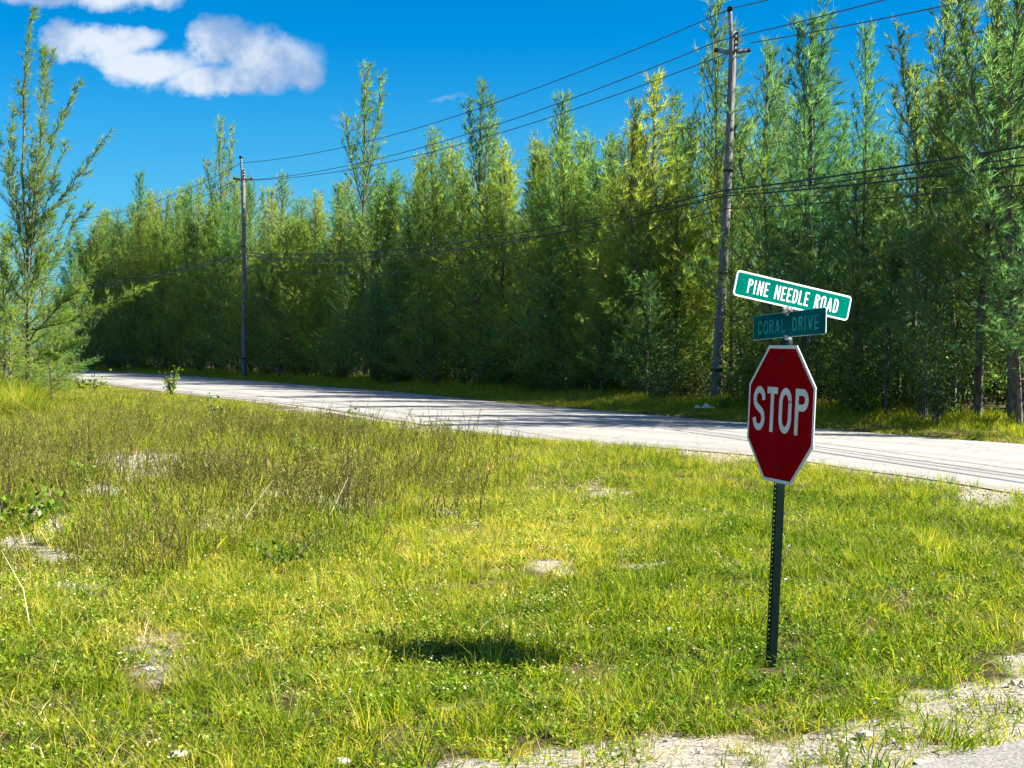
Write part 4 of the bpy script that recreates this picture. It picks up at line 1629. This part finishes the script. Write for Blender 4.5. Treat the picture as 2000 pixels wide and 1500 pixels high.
def flowerets(seed, n, r, h, sz, petals=True):
    rg = np.random.default_rng(seed)
    V, F, T = [], [], []
    for i in range(n):
        az = rg.uniform(0, 6.28)
        rr = r * math.sqrt(rg.random())
        c_ = np.array([math.cos(az) * rr, math.sin(az) * rr, h * rg.uniform(.5, 1.2)])
        a0 = rg.uniform(0, 6.28)
        nrm = unit(np.array([rg.normal() * .4, rg.normal() * .4 - .3, 1]))
        e1 = unit(np.cross(nrm, [1, 0.2, 0]))
        e2 = np.cross(nrm, e1)
        for k_ in range(5):
            a_ = a0 + k_ * 1.2566
            d_ = e1 * math.cos(a_) + e2 * math.sin(a_)
            s_ = e1 * math.cos(a_ + 1.57) + e2 * math.sin(a_ + 1.57)
            b0 = len(V)
            V += [c_, c_ + d_ * sz * .6 + s_ * sz * .28 + nrm * sz * .15, c_ + d_ * sz, c_ + d_ * sz * .6 - s_ * sz * .28 + nrm * sz * .15]
            F.append((b0, b0 + 1, b0 + 2, b0 + 3))
            T += [.5] * 4
    return V, F, T


def stone(seed, s):
    rg = np.random.default_rng(seed)
    V, F = [], []
    for i in range(6):
        c_ = np.array([rg.normal() * .05, rg.normal() * .05, 0])
        r = s * rg.uniform(.4, 1.1)
        b0 = len(V)
        pts = [(1, 0, 0), (.5, .85, .1), (-.5, .8, 0), (-1, 0, .1), (-.5, -.8, 0), (.5, -.8, .1)]
        for x_, y_, z_ in pts:
            V.append(c_ + np.array([x_, y_, z_ - .25]) * r * rg.uniform(.7, 1.2))
        V.append(c_ + np.array([rg.normal() * .2, rg.normal() * .2, .55]) * r)
        F += [(b0 + k_, b0 + (k_ + 1) % 6, b0 + 6) for k_ in range(6)]
    return V, F, [.5] * len(V)


def collection(name, meshes, mat):
    c_ = bpy.data.collections.new(name)
    for i, (V, F, T) in enumerate(meshes):
        me = mesh_of('%s_%02d' % (name, i), np.array(V), F, mat, tone=T)
        o = bpy.data.objects.new('%s_source_%02d' % (name, i), me)
        c_.objects.link(o)
    return c_


def scatter(name, label, coll, X, Y, scl, hue, nk, zs=None, tilt=.12, cat=None):
    n = len(X)
    Z = ground_z(X, Y)
    me = bpy.data.meshes.new(name + '_points')
    me.vertices.add(n)
    me.vertices.foreach_set('co', np.stack([X, Y, Z], 1).astype(np.float32).ravel())
    r = me.attributes.new('rot', 'FLOAT_VECTOR', 'POINT')
    R = np.stack([rng.normal(size=n) * tilt, rng.normal(size=n) * tilt, rng.uniform(0, 6.28, n)], 1)
    r.data.foreach_set('vector', R.astype(np.float32).ravel())
    s_ = me.attributes.new('scl', 'FLOAT_VECTOR', 'POINT')
    zs = np.ones(n) if zs is None else zs
    s_.data.foreach_set('vector', np.stack([scl, scl, scl * zs], 1).astype(np.float32).ravel())
    h = me.attributes.new('hue', 'FLOAT', 'POINT')
    h.data.foreach_set('value', np.asarray(hue, np.float32))
    ix = me.attributes.new('idx', 'INT', 'POINT')
    ix.data.foreach_set('value', rng.integers(0, nk, n).astype(np.int32))
    o = link(name, me)
    ng = bpy.data.node_groups.new(name + '_nodes', 'GeometryNodeTree')
    ng.interface.new_socket('Geometry', in_out='INPUT', socket_type='NodeSocketGeometry')
    ng.interface.new_socket('Geometry', in_out='OUTPUT', socket_type='NodeSocketGeometry')
    gi = ng.nodes.new('NodeGroupInput')
    go = ng.nodes.new('NodeGroupOutput')
    ip = ng.nodes.new('GeometryNodeInstanceOnPoints')
    ci = ng.nodes.new('GeometryNodeCollectionInfo')
    ci.inputs['Collection'].default_value = coll
    ci.inputs['Separate Children'].default_value = True
    ci.inputs['Reset Children'].default_value = True
    ip.inputs['Pick Instance'].default_value = True

    def na_(nm, ty):
        q = ng.nodes.new('GeometryNodeInputNamedAttribute')
        q.data_type = ty
        q.inputs[0].default_value = nm
        return q.outputs[0]
    ng.links.new(gi.outputs[0], ip.inputs['Points'])
    ng.links.new(ci.outputs[0], ip.inputs['Instance'])
    ng.links.new(na_('idx', 'INT'), ip.inputs['Instance Index'])
    er = ng.nodes.new('FunctionNodeEulerToRotation')
    ng.links.new(na_('rot', 'FLOAT_VECTOR'), er.inputs[0])
    ng.links.new(er.outputs[0], ip.inputs['Rotation'])
    ng.links.new(na_('scl', 'FLOAT_VECTOR'), ip.inputs['Scale'])
    ng.links.new(ip.outputs[0], go.inputs[0])
    md = o.modifiers.new('scatter', 'NODES')
    md.node_group = ng
    tag(o, label, None, None, 'stuff')
    return o


C_grass = collection('short_grass', [clump(100 + i, 24, .085, .085, .0062, lean=1.7, curl=.9, hv=.6) for i in range(7)], M_grass)
C_tuft = collection('long_grass', [clump(120 + i, 44, .06, .25, .0055, lean=.75, curl=.55, segs=3) for i in range(5)], M_grass)
C_fargrass = collection('field_grass', [clump(140 + i, 26, .20, .26, .011, lean=.55, curl=.4) for i in range(5)], M_grass)
C_stalk = collection('stalk', [stalks(160 + i, 12, .28, .58) for i in range(6)], M_stalk)
C_weed = collection('weed', [rosette(180 + i, 36, .09, .026) for i in range(5)], M_weed)
C_straw = collection('straw', [clump(200 + i, 14, .12, .14, .0038, lean=2.3, curl=.9) for i in range(5)], M_straw)
C_flower = collection('flower', [flowerets(220 + i, 5, .16, .085, .0072) for i in range(4)], M_flower)
C_lilac = collection('lilac', [flowerets(240 + i, 1, .03, .09, .014) for i in range(3)], M_lilac)
C_stone = collection('stone', [stone(260 + i, .022) for i in range(5)], M_stone)


def near_points(n, y0, y1, pad=1.12):
    """random ground points in the wedge before the camera on the near side of the far road"""
    Yv = np.sqrt(rng.uniform(y0 ** 2, y1 ** 2, n))
    Xv = rng.uniform(-1, 1, n) * (Yv * 0.36 * pad + .6)
    k_ = (Xv < near_x(Yv) - .05) & (Yv > lane_y(Xv) - .02) & (((Xv - 1.44) / .13) ** 2 + ((Yv - 7.72) / .26) ** 2 > rng.uniform(.5, 1.1, n))
    return Xv[k_], Yv[k_]


HUE = [(950, 1060, 190, 60, .34), (1080, 1090, 130, 40, .28), (700, 1170, 240, 60, .16), (120, 1230, 180, 50, .18), (350, 1160, 200, 50, .10), (1250, 1000, 140, 50, .12), (1040, 1130, 120, 40, .2)]
GREEN = [(1450, 1200, 320, 170, .20), (1500, 1330, 160, 70, .24), (1750, 1150, 320, 160, .17), (900, 1400, 160, 80, .10), (1250, 1180, 200, 70, .16), (1600, 960, 400, 40, .16),
         (1200, 920, 120, 30, .12), (560, 1420, 300, 80, .06), (680, 1010, 60, 60, .1)]


def hue_of(X, Y):
    px, py = to_px(X, Y)
    wx = (fbm(X, Y, 1.1, 41) - .5) * 260
    wy = (fbm(X, Y, 1.3, 42) - .5) * 120
    h = .48 + (fbm(X, Y, .9, 43) - .5) * .5 + (fbm(X, Y, 3.5, 44) - .5) * .55
    h = h + blobs(px + wx, py + wy, HUE) - blobs(px + wx, py + wy, GREEN)
    return np.clip(h + rng.normal(size=len(X)) * .17, 0, 1)


def keep(X, Y, p):
    return rng.random(len(X)) < p


# weedy field mask (upper left of the verge)
def field(X, Y):
    px, py = to_px(X, Y)
    wx = (fbm(X, Y, .7, 51) - .5) * 260
    wy = (fbm(X, Y, .7, 52) - .5) * 70
    e = np.interp(px + wx, [-200, 0, 400, 700, 900, 1000, 1100], [1120, 1110, 1090, 1050, 985, 900, 800])
    return np.clip((e - (py + wy)) / 110 + .6, 0, 1) * np.clip((1150 - px - wx * 1.1) / 520, 0, 1)


# 1. short turf
X, Y = near_points(31000, 5.0, 14)
b_ = bareness(X, Y)
k_ = keep(X, Y, np.clip(1.0 - b_ * 1.08, .02, 1) * (1 - .45 * field(X, Y)) * np.clip(fbm(X, Y, 3.2, 62) * 3.6 - 1.0, .15, 1) * np.clip(fbm(X, Y, 7.5, 64) * 3.4 - .8, .15, 1) + .28 * (fbm(X, Y, 2.2, 63) > .56) * (b_ > .5))
X, Y = X[k_], Y[k_]
scatter('grass', 'short yellow-green grass covering the verge in the foreground', C_grass, X, Y, rng.uniform(.65, 1.35, len(X)), hue_of(X, Y), 7, zs=rng.uniform(.6, 1.3, len(X)))
X, Y = near_points(30000, 14, 34)
b_ = bareness(X, Y)
k_ = keep(X, Y, np.clip(1.0 - b_, .03, 1) * (1 - .5 * field(X, Y)))
X, Y = X[k_], Y[k_]
scatter('grass.001', 'short grass of the verge towards the pale road', C_grass, X, Y, rng.uniform(1.0, 1.8, len(X)), hue_of(X, Y), 7, zs=rng.uniform(.5, 1.1, len(X)))
# 2. longer tufts
X, Y = near_points(5200, 5.0, 30)
b_ = bareness(X, Y)
k_ = keep(X, Y, np.clip(.9 - b_ * 1.1, .03, 1) * np.clip(fbm(X, Y, .9, 61) * 2.2 - .55, .08, 1))
X, Y = X[k_], Y[k_]
ex_pts = np.array([gnd(*p)[:2] for p in [(920, 1440), (945, 1445), (900, 1460), (935, 1470), (420, 1330), (1440, 1470), (1480, 1490), (1790, 1365), (1850, 1355), (1870, 1455), (1930, 1448),
                                         (1820, 1440), (1200, 872), (1700, 945), (1860, 945), (1905, 955), (1840, 940), (1640, 1420), (1560, 1495), (1380, 1430), (120, 1440), (60, 1465), (200, 1470), (590, 1330)]])
X = np.r_[X, ex_pts[:, 0]]
Y = np.r_[Y, ex_pts[:, 1]]
scatter('tufted_grass', 'taller bright green grass tufts scattered over the verge', C_tuft, X, Y, rng.uniform(.5, 1.05, len(X)) , np.clip(hue_of(X, Y) - .06, 0, 1), 5)
# 3. field grass on the left, up to the road
X, Y = near_points(30000, 11, 75, 1.15)
px, py = to_px(X, Y)
b_ = bareness(X, Y)
k_ = keep(X, Y, field(X, Y) * np.clip(1 - b_ * 1.7, .03, 1) * np.clip(fbm(X, Y, .9, 53) * 2.6 - .5, .25, 1)) & (near_x(Y) - X > .25 + .012 * Y)
X, Y = X[k_], Y[k_]
edge = np.clip((near_x(Y) - X) / 3.0, .35, 1)
scatter('field_grass', 'olive green grass of the weedy field left of the signs', C_fargrass, X, Y, rng.uniform(.7, 1.3, len(X)), np.clip(hue_of(X, Y) + .06, 0, 1), 5, zs=rng.uniform(.5, 1.15, len(X)) * edge * np.interp(Y, [20, 38, 60], [1, .75, .45]))
# 4. tall stalks
X, Y = near_points(10500, 9, 50, 1.15)
b_ = bareness(X, Y)
k_ = keep(X, Y, field(X, Y) * (.95 - .45 * b_) * np.clip(fbm(X, Y, .45, 71) * 2.4 - .45, .15, 1) * np.clip(1.7 - Y / 25, .10, 1)) & (near_x(Y) - X > 2.0 + .02 * Y)
X, Y = X[k_], Y[k_]
scatter('tall_weeds', 'thin upright brown and green weed stalks in the field', C_stalk, X, Y, rng.uniform(.65, 1.25, len(X)), np.clip(.02 + fbm(X, Y, .9, 72) * .95 + np.maximum(Y - 22, 0) * .012 + rng.normal(size=len(X)) * .2, 0, 1), 6, zs=rng.uniform(.6, 1.15, len(X)) * np.interp(Y, [22, 45], [1, .6]), tilt=.13)
# 5. broad leaved ground weeds
X, Y = near_points(17000, 5.0, 17)
b_ = bareness(X, Y)
k_ = keep(X, Y, np.clip(1 - b_ * 1.02, .05, 1) * np.clip(fbm(X, Y, 1.4, 81) * 2.4 - .6, .1, 1))
X, Y = X[k_], Y[k_]
scatter('leafy_weeds', 'low broad leaved weeds and clover among the grass', C_weed, X, Y, rng.uniform(.5, 1.1, len(X)), hue_of(X, Y), 5)
# 6. straw
X, Y = near_points(26000, 5.0, 30)
k_ = keep(X, Y, np.clip(fbm(X, Y, .8, 91) * 1.8 - .35, .1, 1))
X, Y = X[k_], Y[k_]
scatter('dry_straw', 'dry straw coloured grass blades strewn through the verge', C_straw, X, Y, rng.uniform(.6, 1.2, len(X)), rng.random(len(X)), 5)
# 7. flowers
X, Y = near_points(6500, 5.0, 24)
px, py = to_px(X, Y)
k_ = keep(X, Y, np.clip(fbm(X, Y, .9, 95) * 4.0 - 1.6, .03, 1) * np.where(px < 1150, .95, .3)) & (bareness(X, Y) < .8)
scatter('white_wildflowers', 'tiny white wildflowers dotting the grass', C_flower, X[k_], Y[k_], rng.uniform(.6, 1.1, k_.sum()), rng.random(k_.sum()), 4)
X, Y = near_points(700, 6.5, 16)
px, py = to_px(X, Y)
k_ = (px > 1250) & keep(X, Y, .35 + 0 * X)
scatter('lilac_wildflowers', 'pale lilac wildflowers in the grass around the post', C_lilac, X[k_], Y[k_], rng.uniform(.7, 1.1, k_.sum()), rng.random(k_.sum()), 3)
# 8. gravel
X, Y = near_points(22000, 5.0, 32)
k_ = keep(X, Y, np.clip(bareness(X, Y) * 1.1 - .25, 0, 1))
X, Y = X[k_], Y[k_]
scatter('gravel', 'pale limestone gravel on the bare shoulder and sand patches', C_stone, X, Y, rng.uniform(.25, 1.0, len(X)) ** 1.6 + .12, rng.random(len(X)), 5, tilt=.3)
# 9. verge beyond the road
n = 22000
Yv = rng.uniform(12, 130, n)
fx_ = far_x(Yv)
off_ = rng.uniform(.05, 5.5, n)
d_ = (far_x(Yv + .5) - far_x(Yv - .5))
nn_ = np.sqrt(1 + d_ ** 2)
Xv = fx_ + off_ / nn_
Yw = Yv - d_ * off_ / nn_
k_ = keep(Xv, Yw, np.clip(1.15 - off_ * .12, .3, 1) * np.clip(off_ * 2.5, .15, 1)) & (np.abs(Xv / Yw) < .42)
X, Y, oo = Xv[k_], Yw[k_], off_[k_]
scatter('verge_grass', 'rough grass strip along the far side of the road', C_fargrass, X, Y, rng.uniform(.55, 1.1, len(X)) * (.7 + .1 * oo), np.clip(.40 + fbm(X, Y, .4, 97) * .4, 0, 1), 5, zs=rng.uniform(.5, 1.1, len(X)) * np.clip(.35 + oo * .25, .3, 1.2))
# 10. high grass at the foot of the young tree
n = 2600
X = rng.uniform(-22, -10.5, n)
Y = rng.uniform(36, 60, n)
k_ = (X < near_x(Y) - 1.2) & (to_px(X, Y)[0] < 95 - 40 * fbm(X, Y, .6, 101))
X, Y = X[k_], Y[k_]
scatter('rank_grass', 'rank high grass around the lone young tree', C_tuft, X, Y, rng.uniform(1.6, 4.0, len(X)), np.clip(.08 + fbm(X, Y, .5, 99) * .55 + rng.normal(size=len(X)) * .12, 0, 1), 5)

# ------------------------------------------------------------------ fallen reeds, litter, stones
for i, (pts, lb) in enumerate([([(455, 1050, .06), (490, 995, .35), (533, 938, .62)], 'long pale dry reed leaning right in the weedy field, longest of the three'),
                               ([(630, 1030, .04), (655, 985, .28), (680, 932, .55)], 'thin pale dry reed near the middle of the field beside bare sand'),
                               ([(62, 1240, .05), (45, 1150, .28), (2, 1075, .55)], 'bleached dry stem leaning left at the left edge of the field'),
                               ([(100, 730, .2), (112, 715, .9), (140, 695, 1.5)], 'pale dead stick leaning over the road end at the left')]):
    a = gnd(pts[0][0], pts[0][1])
    mb = MB()
    P = [at(px_, py_, a[1] + (0.15 * j)) for j, (px_, py_, _) in enumerate(pts)]
    P[0] = np.array([P[0][0], P[0][1], -.02])
    mb.tube(P, [.005 * a[1] / 14 + .001, .004 * a[1] / 14 + .001, .002], 5)
    o = mb.build('dry_reed', noise_mat('bleached_reed', (.34, .28, .18), (.50, .44, .32), 20, .8))
    tag(o, lb, 'dry reed', 'dry reeds and sticks in the field')

lt = at(1375, 813, 38.6)
rgl = np.random.default_rng(5)
nxl, nyl = 26, 7
V, F = [], []
for i in range(nxl):
    for j in range(nyl):
        f, g_ = i / (nxl - 1), j / (nyl - 1)
        env = math.sin(math.pi * f) ** .4 * math.sin(math.pi * g_) ** .6
        V.append((f * .55 - .27, g_ * .22 - .11, .02 + env * (.05 + .05 * math.sin(f * 13) + .03 * rgl.random())))
for i in range(nxl - 1):
    for j in range(nyl - 1):
        a = i * nyl + j
        F.append((a, a + nyl, a + nyl + 1, a + 1))
o = link('plastic_litter', mesh_of('plastic_litter', V, F, M_litter))
o.location = (lt[0], lt[1], float(ground_z(lt[0], lt[1])) + .05)
tag(o, 'crumpled strip of white plastic litter lying on the far road verge below the tall pole', 'litter')
md = o.modifiers.new('thickness', 'SOLIDIFY')
md.thickness = .004

for i, (px, py, s, lb) in enumerate([(352, 1482, .035, 'white stone lying in the foreground grass at the bottom left'),
                                     (668, 1497, .03, 'small white stone at the bottom edge left of centre'),
                                     (1690, 1440, .03, 'pale stone on the sandy shoulder near the lower right corner')]):
    q = gnd(px, py)
    rg = np.random.default_rng(300 + i)
    import bmesh
    bm = bmesh.new()
    bmesh.ops.create_icosphere(bm, subdivisions=2, radius=s)
    for vv in bm.verts:
        vv.co *= rg.uniform(.82, 1.15)
        vv.co.z *= .6
        vv.co.x *= 1.3
    me = bpy.data.meshes.new('stone')
    bm.to_mesh(me)
    bm.free()
    me.materials.append(M_stone)
    o = link('stone', me)
    o.location = (q[0], q[1], .012 + float(ground_z(q[0], q[1])) + .01)
    tag(o, lb, 'stone', 'loose stones')

print('trees', tree_i[0], 'crown tris', sum(len(m_.polygons) for m_ in CROWN))
